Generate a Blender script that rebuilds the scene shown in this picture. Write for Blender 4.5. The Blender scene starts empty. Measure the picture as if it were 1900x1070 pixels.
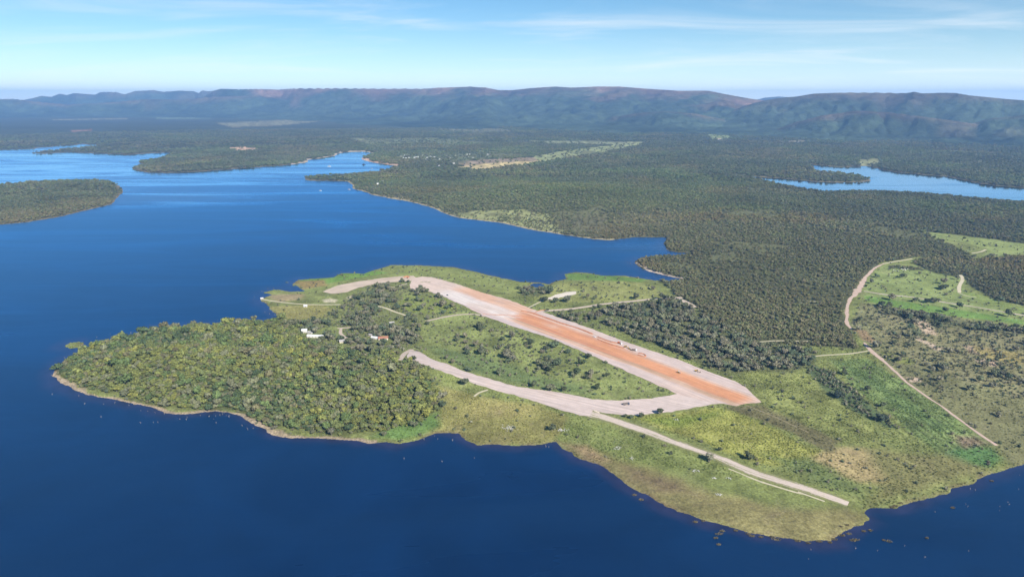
import bpy, bmesh, math, random
import numpy as np
from mathutils import Vector, Matrix, Euler

random.seed(7)
RNG = np.random.default_rng(11)
SC = bpy.context.scene
COL = SC.collection
R = math.radians

# ------------------------------------------------------------------ camera, sky, sun, exposure
CAM_H = 400.0
F_PX = 1266.0                      # focal length in pixels of the 1900 px wide photograph
PITCH = math.atan((535 - 180) / F_PX)
cam_d = bpy.data.cameras.new('camera')
cam_d.sensor_width = 36.0
cam_d.lens = 36.0 * F_PX / 1900.0
cam_d.clip_start = 1.0
cam_d.clip_end = 120000.0
cam = bpy.data.objects.new('camera', cam_d)
COL.objects.link(cam)
cam.location = (0, 0, CAM_H)
cam.rotation_euler = (math.pi / 2 - PITCH, 0, 0)
SC.camera = cam

SUN_AZ, SUN_EL = R(146), R(35)
to_sun = Vector((math.sin(SUN_AZ) * math.cos(SUN_EL), math.cos(SUN_AZ) * math.cos(SUN_EL), math.sin(SUN_EL)))
sun_d = bpy.data.lights.new('sun', 'SUN')
sun_d.energy = 4.6
sun_d.angle = R(0.53)
sun_d.color = (1.0, 0.95, 0.87)
sun = bpy.data.objects.new('sun', sun_d)
sun.rotation_euler = to_sun.to_track_quat('Z', 'Y').to_euler()
sun.location = (0, 0, 900)
COL.objects.link(sun)

world = bpy.data.worlds.new('World')
SC.world = world
world.use_nodes = True
SKY_STRENGTH = 0.058


def build_world():
    nt = world.node_tree
    nt.nodes.clear()
    N, L = nt.nodes.new, nt.links.new
    out = N('ShaderNodeOutputWorld')
    bg = N('ShaderNodeBackground')
    bg.inputs['Strength'].default_value = SKY_STRENGTH
    sky = N('ShaderNodeTexSky')
    sky.sky_type = 'NISHITA'
    sky.sun_disc = False
    sky.sun_elevation = SUN_EL
    sky.sun_rotation = SUN_AZ
    sky.altitude = 1200
    sky.air_density = 1.0
    sky.dust_density = 0.1
    sky.ozone_density = 8.0
    # thin cirrus: noise on a flat layer high above, seen in perspective
    tc = N('ShaderNodeTexCoord')
    sep = N('ShaderNodeSeparateXYZ')
    L(tc.outputs['Generated'], sep.inputs[0])
    zz = N('ShaderNodeMath'); zz.operation = 'MAXIMUM'; zz.inputs[1].default_value = 0.0
    L(sep.outputs['Z'], zz.inputs[0])
    za = N('ShaderNodeMath'); za.operation = 'ADD'; za.inputs[1].default_value = 0.09
    L(zz.outputs[0], za.inputs[0])
    dx = N('ShaderNodeMath'); dx.operation = 'DIVIDE'
    L(sep.outputs['X'], dx.inputs[0]); L(za.outputs[0], dx.inputs[1])
    dy = N('ShaderNodeMath'); dy.operation = 'DIVIDE'
    L(sep.outputs['Y'], dy.inputs[0]); L(za.outputs[0], dy.inputs[1])
    cmb = N('ShaderNodeCombineXYZ')
    L(dx.outputs[0], cmb.inputs[0]); L(dy.outputs[0], cmb.inputs[1])
    mp = N('ShaderNodeMapping')
    mp.inputs['Rotation'].default_value = (0, 0, R(-10))
    mp.inputs['Scale'].default_value = (0.55, 0.95, 1)
    mp.inputs['Location'].default_value = (5.3, 2.6, 0)
    L(cmb.outputs[0], mp.inputs[0])
    n1 = N('ShaderNodeTexNoise')
    n1.inputs['Scale'].default_value = 0.75
    n1.inputs['Detail'].default_value = 9
    n1.inputs['Roughness'].default_value = 0.58
    n1.inputs['Distortion'].default_value = 1.1
    L(mp.outputs[0], n1.inputs['Vector'])
    ramp = N('ShaderNodeMapRange')
    ramp.interpolation_type = 'SMOOTHSTEP'
    ramp.inputs['From Min'].default_value = 0.44
    ramp.inputs['From Max'].default_value = 0.86
    ramp.inputs['To Min'].default_value = 0.0
    ramp.inputs['To Max'].default_value = 0.75
    L(n1.outputs['Fac'], ramp.inputs['Value'])
    mix = N('ShaderNodeMix'); mix.data_type = 'RGBA'
    tint = N('ShaderNodeMix'); tint.data_type = 'RGBA'; tint.blend_type = 'MULTIPLY'
    tint.inputs[0].default_value = 1.0
    tint.inputs[7].default_value = (0.84, 1.12, 1.08, 1)
    L(sky.outputs[0], tint.inputs[6])
    L(ramp.outputs[0], mix.inputs[0])
    L(tint.outputs[2], mix.inputs[6])
    mix.inputs[7].default_value = (8.2, 9.0, 9.6, 1)
    # paler, milkier sky low down, all the way round
    ex = N('ShaderNodeMath'); ex.operation = 'MULTIPLY'; ex.inputs[1].default_value = -1 / 0.045
    L(zz.outputs[0], ex.inputs[0])
    ep = N('ShaderNodeMath'); ep.operation = 'EXPONENT'
    L(ex.outputs[0], ep.inputs[0])
    em = N('ShaderNodeMath'); em.operation = 'MULTIPLY'; em.inputs[1].default_value = 0.8
    L(ep.outputs[0], em.inputs[0])
    milk = N('ShaderNodeMix'); milk.data_type = 'RGBA'
    L(em.outputs[0], milk.inputs[0])
    L(mix.outputs[2], milk.inputs[6])
    milk.inputs[7].default_value = (13.8, 14.8, 14.2, 1)
    L(milk.outputs[2], bg.inputs['Color'])
    L(bg.outputs[0], out.inputs['Surface'])


build_world()
SC.view_settings.view_transform = 'Standard'
SC.view_settings.look = 'None'
SC.view_settings.gamma = 1.0
SC.view_settings.use_curve_mapping = False
SC.view_settings.exposure = 0.85
SC.render.engine = 'CYCLES'
SC.cycles.use_denoising = True
SC.cycles.max_bounces = 4
SC.cycles.diffuse_bounces = 2
SC.cycles.glossy_bounces = 2
SC.cycles.transmission_bounces = 2
SC.cycles.volume_bounces = 2
SC.cycles.caustics_reflective = False
SC.cycles.caustics_refractive = False
SC.cycles.sample_clamp_indirect = 3.0

# ------------------------------------------------------------------ survey: photo pixel -> place on the ground
CP, SP = math.cos(PITCH), math.sin(PITCH)


def ray(px, py):
    u = (np.asarray(px, float) - 950.0) / F_PX
    v = (535.0 - np.asarray(py, float)) / F_PX
    return u, CP + v * SP, -SP + v * CP


def flat(px, py, z=0.0):
    x, y, w = ray(px, py)
    k = (z - CAM_H) / w
    return x * k, y * k


def flat_poly(pts):
    return [tuple(float(c) for c in flat(a, b)) for a, b in pts]


# ------------------------------------------------------------------ numpy noise and polygons
def _hash(ix, iy, seed):
    h = (ix.astype(np.int64) * 374761393 + iy.astype(np.int64) * 668265263 + seed * 1442695041) & 0xFFFFFFFF
    h = ((h ^ (h >> 13)) * 1274126177) & 0xFFFFFFFF
    h = h ^ (h >> 16)
    return (h & 0xFFFFFF).astype(np.float32) / np.float32(0xFFFFFF)


def vnoise(x, y, seed=0):
    x = np.asarray(x); y = np.asarray(y)
    ix = np.floor(x); iy = np.floor(y)
    fx = (x - ix).astype(np.float32); fy = (y - iy).astype(np.float32)
    fx = fx * fx * (3 - 2 * fx); fy = fy * fy * (3 - 2 * fy)
    a = _hash(ix, iy, seed); b = _hash(ix + 1, iy, seed)
    c = _hash(ix, iy + 1, seed); d = _hash(ix + 1, iy + 1, seed)
    return (a + (b - a) * fx) * (1 - fy) + (c + (d - c) * fx) * fy


def fbm(x, y, scale, oct=4, seed=0, gain=0.5):
    s = 0.0; a = 1.0; t = 0.0
    fx, fy = np.asarray(x) / scale, np.asarray(y) / scale
    for o in range(oct):
        s = s + a * (vnoise(fx + 17.3 * o, fy - 9.1 * o, seed + o) * 2 - 1)
        t += a; a *= gain
        fx = fx * 2.03; fy = fy * 2.03
    return s / t


def poly_sd(X, Y, poly, dist_segments=None):
    """signed distance, positive inside"""
    X = X.astype(np.float32); Y = Y.astype(np.float32)
    inside = np.zeros(X.shape, bool)
    d2 = np.full(X.shape, 1e18, np.float32)
    n = len(poly)
    for i in range(n):
        ax, ay = poly[i]; bx, by = poly[(i + 1) % n]
        if (ay > Y.min() or by > Y.min()) and ay != by:
            cond = ((ay > Y) != (by > Y))
            if cond.any():
                xi = (bx - ax) * (Y - ay) / (by - ay) + ax
                inside ^= cond & (X < xi)
        if dist_segments is None or i in dist_segments:
            ex, ey = bx - ax, by - ay
            l2 = ex * ex + ey * ey + 1e-9
            t = np.clip(((X - ax) * ex + (Y - ay) * ey) / l2, 0, 1)
            qx = X - (ax + t * ex); qy = Y - (ay + t * ey)
            np.minimum(d2, qx * qx + qy * qy, out=d2)
    d = np.sqrt(d2)
    return np.where(inside, d, -d)


def sstep(a, b, x):
    t = np.clip((x - a) / (b - a), 0, 1)
    return t * t * (3 - 2 * t)


# ------------------------------------------------------------------ shorelines
SHORE = [(-900, 287), (-300, 283), (0, 278), (60, 276), (110, 271), (150, 268), (190, 268), (175, 272), (110, 278), (54, 284),
         (80, 286), (130, 283), (180, 285), (230, 287), (320, 283), (312, 289), (296, 294), (255, 301), (268, 305),
         (243, 314), (275, 320), (325, 321), (390, 317), (440, 313), (500, 309), (547, 305), (572, 301), (570, 297),
         (600, 293), (625, 289), (633, 282), (671, 281), (692, 284), (671, 293), (678, 298), (695, 303), (738, 307),
         (718, 315), (690, 321), (640, 325), (604, 326), (570, 329), (574, 335), (610, 335), (647, 337), (658, 349),
         (695, 361), (748, 372), (796, 383), (823, 396), (853, 404), (930, 413), (981, 425), (1031, 433), (1099, 443),
         (1132, 446), (1173, 440), (1236, 440), (1232, 452), (1240, 464), (1258, 468), (1284, 469), (1262, 473),
         (1218, 476), (1190, 479), (1178, 487), (1190, 497), (1203, 503), (1228, 509), (1246, 514), (1262, 516),
         (1258, 523), (1235, 522), (1214, 520), (1200, 518), (1159, 512), (1113, 511), (1095, 507), (1070, 505),
         (1048, 509), (1050, 517), (1035, 521), (1018, 527), (1000, 524), (965, 523), (923, 514), (880, 504), (860, 500),
         (845, 496), (776, 492), (727, 492), (692, 502), (673, 508), (635, 507), (620, 514), (595, 517), (555, 519),
         (542, 527), (559, 535), (565, 540), (540, 541), (508, 537), (487, 543), (504, 547), (483, 555), (502, 573),
         (517, 584), (525, 592), (489, 598), (460, 594), (435, 598), (400, 602), (360, 603), (330, 607), (280, 608),
         (262, 618), (225, 628), (190, 634), (155, 648), (125, 665), (105, 684), (99, 697), (112, 711), (140, 724),
         (180, 736), (240, 746), (285, 757), (322, 769), (360, 766), (400, 762), (430, 766), (455, 776), (475, 788),
         (505, 804), (540, 812), (600, 813), (650, 815), (690, 821), (740, 822), (775, 815), (805, 804), (850, 804),
         (865, 815), (885, 825), (915, 823), (950, 826), (1000, 824), (1030, 819), (1040, 832), (1075, 848),
         (1118, 865), (1150, 885), (1165, 898), (1200, 920), (1240, 940), (1290, 957), (1340, 975), (1400, 990),
         (1450, 997), (1500, 1003), (1540, 1002), (1560, 990), (1590, 972), (1619, 965), (1605, 950), (1618, 944),
         (1660, 943), (1690, 929), (1730, 920), (1780, 903), (1835, 880), (1875, 868), (1900, 860), (2000, 838),
         (2200, 812), (2500, 800)]
mainland = flat_poly(SHORE)
n_shore = len(mainland) - 1
mainland += [(30000, 900), (30000, 40000), (-40000, 40000), (-40000, mainland[0][1])]
LAKE = flat_poly([(1390, 327), (1450, 331), (1510, 337), (1560, 339), (1600, 338), (1617, 333), (1600, 328), (1560, 322),
                  (1520, 318), (1500, 304), (1520, 307), (1560, 310), (1610, 308), (1635, 315), (1660, 319), (1720, 325),
                  (1770, 329), (1800, 338), (1850, 345), (1900, 349), (2100, 356), (2400, 362), (2400, 392), (2100, 383),
                  (1900, 376), (1800, 367), (1720, 359), (1640, 355), (1560, 355), (1525, 356), (1490, 350), (1440, 341), (1396, 332)])
ISLAND = flat_poly([(-330, 400), (-200, 372), (-60, 350), (30, 342), (110, 337), (180, 336), (212, 340), (224, 350),
                    (218, 368), (200, 380), (165, 388), (110, 402), (50, 412), (0, 416), (-120, 424), (-280, 420)])
POND = flat_poly([(984, 529), (990, 526), (1002, 526), (1009, 529), (1004, 533), (993, 534)])
WEEDBANK = flat_poly([(118, 642), (130, 636), (146, 634), (156, 637), (148, 643), (128, 646)])

# ------------------------------------------------------------------ polar terrain table (theta, distance)
th_f = np.linspace(R(-40), R(40), 1201)
TH = np.concatenate([np.linspace(R(-62), R(-40.6), 36), th_f, np.linspace(R(40.6), R(62), 36)])
RR = np.concatenate([CAM_H / np.linspace(CAM_H / 460, CAM_H / 9500, 600), np.geomspace(9800, 25500, 36)])
NT, NR = len(TH), len(RR)
GX = (np.sin(TH)[None, :] * RR[:, None])
GY = (np.cos(TH)[None, :] * RR[:, None])
GR = np.broadcast_to(RR[:, None], GX.shape)
shore_ids = set(range(n_shore))
sd_main = poly_sd(GX, GY, mainland, shore_ids)
sd_lake = poly_sd(GX, GY, LAKE)
sd_isl = poly_sd(GX, GY, ISLAND)
sd_weed = poly_sd(GX, GY, WEEDBANK)
sd_pond = poly_sd(GX, GY, POND)
SD = np.maximum(np.minimum(np.minimum(sd_main, -sd_lake), -sd_pond), np.maximum(sd_isl, sd_weed - 1))
rag = (fbm(GX, GY, 26, 3, 3) * 4.5 + fbm(GX, GY, 9, 2, 5) * 1.8) * np.clip(1.6 - GR / 4000, 0.4, 1)
rag = rag + fbm(GX, GY, 140, 3, 8) * 22 * sstep(1500, 3800, GR)
SD = SD + rag
del sd_lake, rag


def blob(px, py, rx, ry, hgt, rot=0.0):
    cx, cy = flat(px, py)
    c, s = math.cos(rot), math.sin(rot)
    dx, dy = GX - cx, GY - cy
    u = (dx * c + dy * s) / rx; v = (-dx * s + dy * c) / ry
    return hgt * np.exp(-(u * u + v * v))


land = np.clip(SD, 0, None)
Z = np.where(SD > 0, 0.25 + 3.6 * (1 - np.exp(-land / 38)) + 0.02 * np.minimum(land, 10), np.maximum(SD * 0.09, -2.6))
inner = sstep(8, 90, SD)
Z = Z + inner * (blob(330, 680, 150, 80, 15) + blob(620, 700, 190, 85, 13) + blob(1040, 365, 420, 300, 34)
                 + blob(1500, 455, 420, 320, 10) + blob(60, 372, 260, 180, 10))
Z = Z + inner * (fbm(GX, GY, 160, 2, 21) * 1.1)
Z = Z + sstep(150, 900, SD) * sstep(2600, 5000, GR) * (fbm(GX, GY, 1500, 4, 31) * 16 + 8)


def lookup(x, y):
    x = np.asarray(x, float); y = np.asarray(y, float)
    th = np.arctan2(x, y); r = np.hypot(x, y)
    ti = np.clip(np.interp(th, TH, np.arange(NT)), 0, NT - 1.001)
    ri = np.clip(np.interp(r, RR, np.arange(NR)), 0, NR - 1.001)
    return ri, ti


def samp(F, x, y):
    ri, ti = lookup(x, y)
    i = ri.astype(int); j = ti.astype(int); a = ri - i; b = ti - j
    if F.ndim == 3:
        a = a[..., None]; b = b[..., None]
    return (F[i, j] * (1 - a) + F[i + 1, j] * a) * (1 - b) + (F[i, j + 1] * (1 - a) + F[i + 1, j + 1] * a) * b


def place(px, py):
    """photo pixel -> point on the terrain"""
    z = 0.0
    for _ in range(5):
        x, y = flat(px, py, z)
        z = max(0.0, float(samp(Z, x, y)))
    return float(x), float(y), z


def place_poly(pts):
    return [place(a, b)[:2] for a, b in pts]


# ------------------------------------------------------------------ land cover (what grows or lies where)
C_GRASS = (0.185, 0.205, 0.068)
COLR = np.zeros(GX.shape + (3,), np.float32)
COLR[:] = (0.092, 0.096, 0.046)                       # forest floor
n_big = fbm(GX, GY, 420, 4, 41)
COLR *= (1 + 0.25 * n_big)[..., None]
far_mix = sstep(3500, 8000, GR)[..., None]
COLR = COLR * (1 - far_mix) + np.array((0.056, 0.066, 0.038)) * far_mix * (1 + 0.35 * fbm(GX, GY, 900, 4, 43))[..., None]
TREE = np.ones(GX.shape, np.float32)                  # tree density
SHRUB = np.zeros(GX.shape, np.float32)
TUFT = np.zeros(GX.shape, np.float32)                 # tall grass density
KIND = np.zeros(GX.shape, np.int8)                    # 0 forest 1 headland wood 2 settlement/runway wood 3 scattered
COLR = COLR.astype(np.float32)


def zone(pts, col=None, tree=None, shrub=None, tuft=None, kind=None, soft=6.0, warp=9.0, seed=0, mottle=0.12, wscale=40):
    poly = place_poly(pts)
    xs = [p[0] for p in poly]; ys = [p[1] for p in poly]
    m = 60 + warp
    sel = np.where((GX > min(xs) - m) & (GX < max(xs) + m) & (GY > min(ys) - m) & (GY < max(ys) + m))
    if len(sel[0]) == 0:
        return
    x, y = GX[sel], GY[sel]
    d = poly_sd(x, y, poly) + warp * fbm(x, y, wscale, 3, 60 + seed)
    w = sstep(-soft, soft, d).astype(np.float32)
    if col is not None:
        mot = (1 + mottle * 2 * fbm(x, y, 30, 3, 80 + seed))[:, None]
        COLR[sel] = COLR[sel] * (1 - w[:, None]) + np.array(col, np.float32) * mot * w[:, None]
    for F, v in ((TREE, tree), (SHRUB, shrub), (TUFT, tuft)):
        if v is not None:
            F[sel] = F[sel] * (1 - w) + v * w
    if kind is not None:
        k = KIND[sel]; k[w > 0.5] = kind; KIND[sel] = k


# far plain fields
for pts, c in [
    ([(-200, 207), (100, 207), (300, 209), (420, 212), (330, 218), (80, 217), (-200, 216)], (0.10, 0.15, 0.07)),
    ([(-100, 211), (60, 209), (80, 211), (-60, 213)], (0.26, 0.25, 0.15)),
    ([(90, 221), (230, 219), (240, 221), (100, 223)], (0.24, 0.22, 0.14)),
    ([(400, 229), (480, 225), (640, 218), (620, 223), (500, 234), (430, 236)], (0.19, 0.18, 0.10)),
    ([(130, 242), (170, 240), (172, 243), (135, 245)], (0.30, 0.17, 0.11)),
    ([(290, 216), (400, 214), (390, 220), (290, 221)], (0.13, 0.16, 0.09)),
    ([(560, 218), (680, 220), (690, 223), (560, 223)], (0.22, 0.21, 0.13)),
    ([(420, 273), (455, 273), (488, 276), (476, 280), (436, 281)], (0.46, 0.31, 0.20)),
    ([(640, 255), (720, 258), (760, 268), (720, 275), (680, 268)], (0.17, 0.18, 0.09)),
    ([(800, 240), (880, 234), (930, 238), (960, 244), (880, 246)], (0.15, 0.145, 0.08)),
    ([(980, 262), (1080, 262), (1196, 263), (1190, 269), (1130, 269), (1050, 268)], (0.22, 0.23, 0.12)),
    ([(995, 289), (1050, 279), (1110, 272), (1185, 266), (1190, 270), (1140, 279), (1080, 289), (1010, 301), (960, 308), (985, 298)], (0.25, 0.27, 0.12)),
    ([(842, 312), (890, 302), (960, 298), (1005, 298), (985, 304), (925, 312), (880, 317)], (0.44, 0.35, 0.17)),
    ([(850, 300), (930, 294), (990, 292), (1000, 298), (900, 304), (845, 309)], (0.26, 0.20, 0.13)),
    ([(1310, 250), (1345, 246), (1362, 249), (1352, 256), (1325, 260)], (0.19, 0.22, 0.09)),
    ([(1460, 262), (1490, 260), (1492, 263), (1465, 264)], (0.28, 0.24, 0.16)),
    ([(1860, 264), (1885, 263), (1884, 266), (1862, 267)], (0.28, 0.24, 0.16)),
    ([(1590, 297), (1632, 293), (1634, 304), (1610, 308), (1595, 305)], (0.24, 0.24, 0.11)),
]:
    zone(pts, c, tree=0.06, shrub=0.0, soft=12, warp=22, wscale=160, seed=len(pts), mottle=0.3)
zone([(735, 281), (800, 277), (905, 280), (980, 286), (930, 294), (840, 299), (760, 297), (730, 292)], (0.13, 0.15, 0.075), tree=0.30, soft=12, warp=12)
zone([(675, 258), (800, 255), (900, 264), (840, 274), (720, 276), (690, 268)], (0.15, 0.165, 0.08), tree=0.32, soft=20, warp=40, wscale=150)
# grassy slope across the bay
zone([(842, 398), (900, 390), (970, 389), (1030, 399), (1068, 407), (1070, 428), (1030, 434), (980, 426), (930, 414), (850, 406)],
     (0.26, 0.27, 0.115), tree=0.16, shrub=0.25, soft=10, warp=18, seed=4)
zone([(1030, 398), (1100, 392), (1240, 400), (1290, 420), (1240, 437), (1100, 440), (1040, 425)], (0.14, 0.135, 0.07), tree=0.6, soft=30, warp=30)
zone([(647, 337), (700, 340), (780, 372), (830, 392), (850, 402), (800, 386), (700, 362)], (0.16, 0.145, 0.075), tree=0.55, soft=14, warp=14)
# the peninsula as grassland
zone([(470, 500), (620, 498), (700, 478), (900, 480), (1040, 496), (1150, 503), (1222, 517), (1236, 530), (1256, 549), (1285, 566), (1330, 600),
      (1400, 634), (1500, 642), (1590, 646), (1578, 612), (1566, 578), (1590, 530), (1634, 488), (1690, 478), (1735, 474),
      (1790, 482), (1800, 470), (1740, 446), (1712, 429), (1760, 434), (1840, 443), (1900, 455), (2300, 500), (2300, 1000),
      (1500, 1120), (1000, 1000), (700, 870), (0, 870), (0, 600)],
     C_GRASS, tree=0.004, shrub=0.05, tuft=0.5, kind=3, soft=4, warp=4, mottle=0.2)
# north meadow, bright reed fringe
zone([(480, 540), (640, 505), (730, 490), (850, 494), (960, 520), (1010, 528), (940, 545), (850, 525), (720, 512), (620, 530), (560, 545)],
     (0.20, 0.225, 0.072), tuft=0.6, seed=1)
zone([(560, 519), (640, 507), (690, 503), (720, 506), (640, 520), (590, 528)], (0.15, 0.25, 0.05), seed=2)
zone([(545, 524), (600, 519), (610, 530), (560, 536)], (0.25, 0.19, 0.075), seed=3)
zone([(500, 548), (560, 545), (560, 556), (510, 562)], (0.30, 0.24, 0.13), seed=5, soft=10)
zone([(505, 570), (600, 566), (640, 580), (560, 596), (525, 590)], (0.25, 0.23, 0.085), seed=6)
zone([(1050, 508), (1110, 510), (1200, 518), (1190, 523), (1090, 519), (1050, 520)], (0.13, 0.21, 0.05), seed=7)
zone([(1040, 525), (1190, 524), (1245, 552), (1060, 562), (1000, 560), (980, 545)], (0.24, 0.25, 0.085), tree=0.03, shrub=0.1, tuft=0.4, seed=8)
zone([(962, 537), (985, 533), (1018, 534), (1024, 545), (990, 550), (968, 548)], (0.12, 0.13, 0.055), tree=0.9, kind=2, soft=4, warp=4, seed=51)
zone([(598, 556), (612, 553), (626, 556), (622, 561), (602, 561)], (0.46, 0.41, 0.28), soft=4, warp=3, seed=52)
zone([(642, 552), (652, 548), (660, 548), (656, 556), (645, 557)], (0.46, 0.38, 0.28), tree=0, soft=4, warp=3, seed=53)
zone([(740, 540), (770, 542), (830, 556), (870, 574), (820, 580), (770, 575), (745, 560)], (0.20, 0.23, 0.068), seed=54)
# settlement trees
zone([(540, 597), (600, 588), (640, 560), (668, 540), (700, 528), (760, 526), (800, 545), (850, 566), (900, 590), (860, 600),
      (800, 612), (790, 640), (750, 662), (640, 660), (540, 630)], (0.17, 0.185, 0.07), tree=0.34, shrub=0.3, kind=2, soft=8, warp=10, seed=9)
zone([(665, 560), (700, 530), (735, 540), (715, 570), (690, 600), (640, 600)], tree=0.55, kind=2, soft=8, seed=10)
zone([(650, 612), (720, 600), (800, 605), (850, 600), (870, 612), (790, 636), (740, 640), (640, 640)], tree=0.6, kind=2, soft=8, seed=11)
zone([(742, 560), (800, 560), (850, 572), (800, 582), (745, 578)], (0.19, 0.22, 0.06), tree=0.12, kind=3, soft=8, seed=12)
zone([(745, 545), (800, 552), (850, 570), (830, 582), (775, 578), (745, 566)], (0.20, 0.23, 0.068), tree=0.22, shrub=0.15, kind=3, soft=6, seed=55)
zone([(590, 612), (625, 606), (650, 612), (640, 622), (600, 622)], (0.19, 0.215, 0.075), tree=0.1, shrub=0.1, kind=3, soft=5, seed=56)
# headland wood
zone([(92, 694), (118, 660), (190, 628), (262, 606), (330, 600), (440, 592), (545, 592), (565, 620), (600, 650), (700, 655), (755, 660),
      (792, 690), (815, 722), (818, 755), (790, 782), (745, 797), (690, 806), (610, 806), (535, 803), (480, 782), (430, 762), (380, 760),
      (322, 762), (240, 738), (150, 720)], (0.092, 0.104, 0.038), tree=1.0, shrub=0.0, tuft=0.0, kind=1, soft=12, warp=13, seed=13, wscale=26)
zone([(640, 660), (760, 655), (800, 690), (815, 715), (740, 710), (660, 690)], (0.15, 0.165, 0.06), tree=0.55, shrub=0.4, kind=1, soft=14, seed=14)
# triangle meadow between runway and branch road
zone([(785, 600), (860, 572), (960, 612), (1110, 668), (1255, 731), (1140, 742), (1000, 722), (870, 690), (775, 648)],
     (0.205, 0.230, 0.080), tree=0.03, shrub=0.11, tuft=0.25, kind=3, soft=4, warp=5, seed=15, mottle=0.25)
zone([(870, 600), (950, 610), (1090, 665), (1070, 700), (980, 690), (880, 668), (820, 640)], tree=0.15, shrub=0.24, kind=3, soft=18, seed=16)
zone([(800, 645), (900, 660), (1000, 700), (1090, 715), (1090, 735), (960, 712), (860, 685)], (0.14, 0.18, 0.068), soft=16, seed=17)
# wood beside the runway
zone([(1030, 592), (1080, 580), (1180, 565), (1262, 556), (1290, 575), (1340, 606), (1405, 638), (1505, 652), (1510, 678), (1470, 690),
      (1430, 688), (1385, 698), (1330, 690), (1292, 672), (1230, 648), (1160, 622), (1090, 600)],
     (0.135, 0.145, 0.062), tree=0.78, shrub=0.3, kind=2, soft=10, warp=14, seed=18)
zone([(1000, 576), (1100, 578), (1180, 592), (1200, 612), (1130, 612), (1070, 598)], (0.16, 0.18, 0.065), tree=0.30, shrub=0.3, kind=2, soft=12, seed=19)
zone([(1380, 690), (1480, 690), (1560, 720), (1620, 790), (1640, 830), (1560, 820), (1480, 790), (1400, 745), (1370, 705)],
     (0.21, 0.225, 0.075), tree=0.0, shrub=0.05, tuft=0.8, kind=3, seed=20, mottle=0.3)
zone([(1500, 668), (1535, 690), (1575, 718), (1640, 770), (1668, 795), (1640, 792), (1590, 765), (1545, 735), (1505, 700)],
     (0.085, 0.115, 0.05), tree=0.02, shrub=0.85, tuft=0.2, kind=3, soft=5, seed=21)
zone([(1540, 668), (1610, 662), (1650, 690), (1750, 755), (1845, 828), (1760, 850), (1690, 805), (1640, 760), (1580, 712)],
     (0.158, 0.205, 0.072), tree=0.0, shrub=0.05, tuft=0.7, kind=3, seed=22, mottle=0.3)
zone([(1560, 672), (1610, 690), (1680, 742), (1760, 790), (1740, 800), (1660, 750), (1590, 700)], (0.125, 0.175, 0.062), shrub=0.1, seed=23)
zone([(1755, 838), (1800, 828), (1848, 830), (1866, 850), (1840, 868), (1790, 866), (1762, 856)], (0.10, 0.18, 0.058), tuft=0.8, shrub=0.1, seed=24, soft=5)
zone([(1765, 806), (1810, 808), (1838, 824), (1790, 830)], (0.21, 0.165, 0.10), seed=25, soft=8)
zone([(1500, 843), (1560, 828), (1625, 835), (1645, 860), (1640, 890), (1590, 897), (1540, 880)], (0.34, 0.27, 0.13), tuft=0.35, seed=26, soft=10, warp=14)
zone([(1330, 752), (1405, 750), (1470, 775), (1560, 820), (1540, 836), (1460, 800), (1380, 770)], (0.155, 0.140, 0.066), tuft=0.4, shrub=0.02, seed=27, soft=6)
zone([(1170, 772), (1250, 770), (1330, 756), (1380, 772), (1450, 800), (1510, 836), (1480, 870), (1400, 858), (1300, 815), (1220, 790)],
     (0.245, 0.245, 0.068), tuft=1.0, shrub=0.015, tree=0.0, seed=28, mottle=0.28)
zone([(1180, 775), (1260, 772), (1340, 760), (1330, 775), (1260, 795)], (0.20, 0.235, 0.055), tuft=0.8, seed=29, soft=8)
zone([(1420, 845), (1500, 850), (1560, 880), (1610, 905), (1600, 925), (1520, 900)], (0.14, 0.17, 0.06), tuft=0.6, shrub=0.08, seed=30, soft=10)
zone([(1600, 830), (1760, 845), (1830, 872), (1700, 915), (1620, 930), (1640, 880)], (0.185, 0.175, 0.07), tuft=0.5, shrub=0.05, seed=31, soft=14)
# south shore slope
zone([(1045, 790), (1100, 785), (1250, 835), (1400, 890), (1560, 940), (1600, 950), (1500, 965), (1300, 900), (1150, 850), (1050, 815)],
     (0.175, 0.20, 0.065), tuft=0.8, shrub=0.02, seed=32, soft=10, mottle=0.25)
zone([(1040, 820), (1150, 850), (1300, 905), (1450, 945), (1600, 950), (1625, 968), (1540, 1010), (1400, 1000), (1200, 930), (1080, 860)],
     (0.20, 0.178, 0.075), tuft=0.6, shrub=0.02, seed=33, soft=12, mottle=0.22)
zone([(1150, 860), (1260, 890), (1300, 920), (1230, 915), (1170, 890)], (0.175, 0.135, 0.072), seed=34, soft=12)
zone([(1040, 822), (1090, 825), (1130, 855), (1090, 855)], (0.25, 0.185, 0.10), seed=35, soft=8)
zone([(810, 715), (900, 735), (1000, 752), (1060, 775), (1020, 822), (890, 826), (800, 800), (820, 750)],
     (0.23, 0.215, 0.075), tuft=0.6, shrub=0.02, tree=0.005, seed=36, mottle=0.22)
zone([(880, 745), (1000, 752), (960, 775), (860, 770)], (0.30, 0.265, 0.10), seed=37, soft=14)
zone([(740, 775), (815, 765), (815, 790), (740, 815), (690, 812)], (0.12, 0.19, 0.055), seed=38, soft=8)
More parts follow.
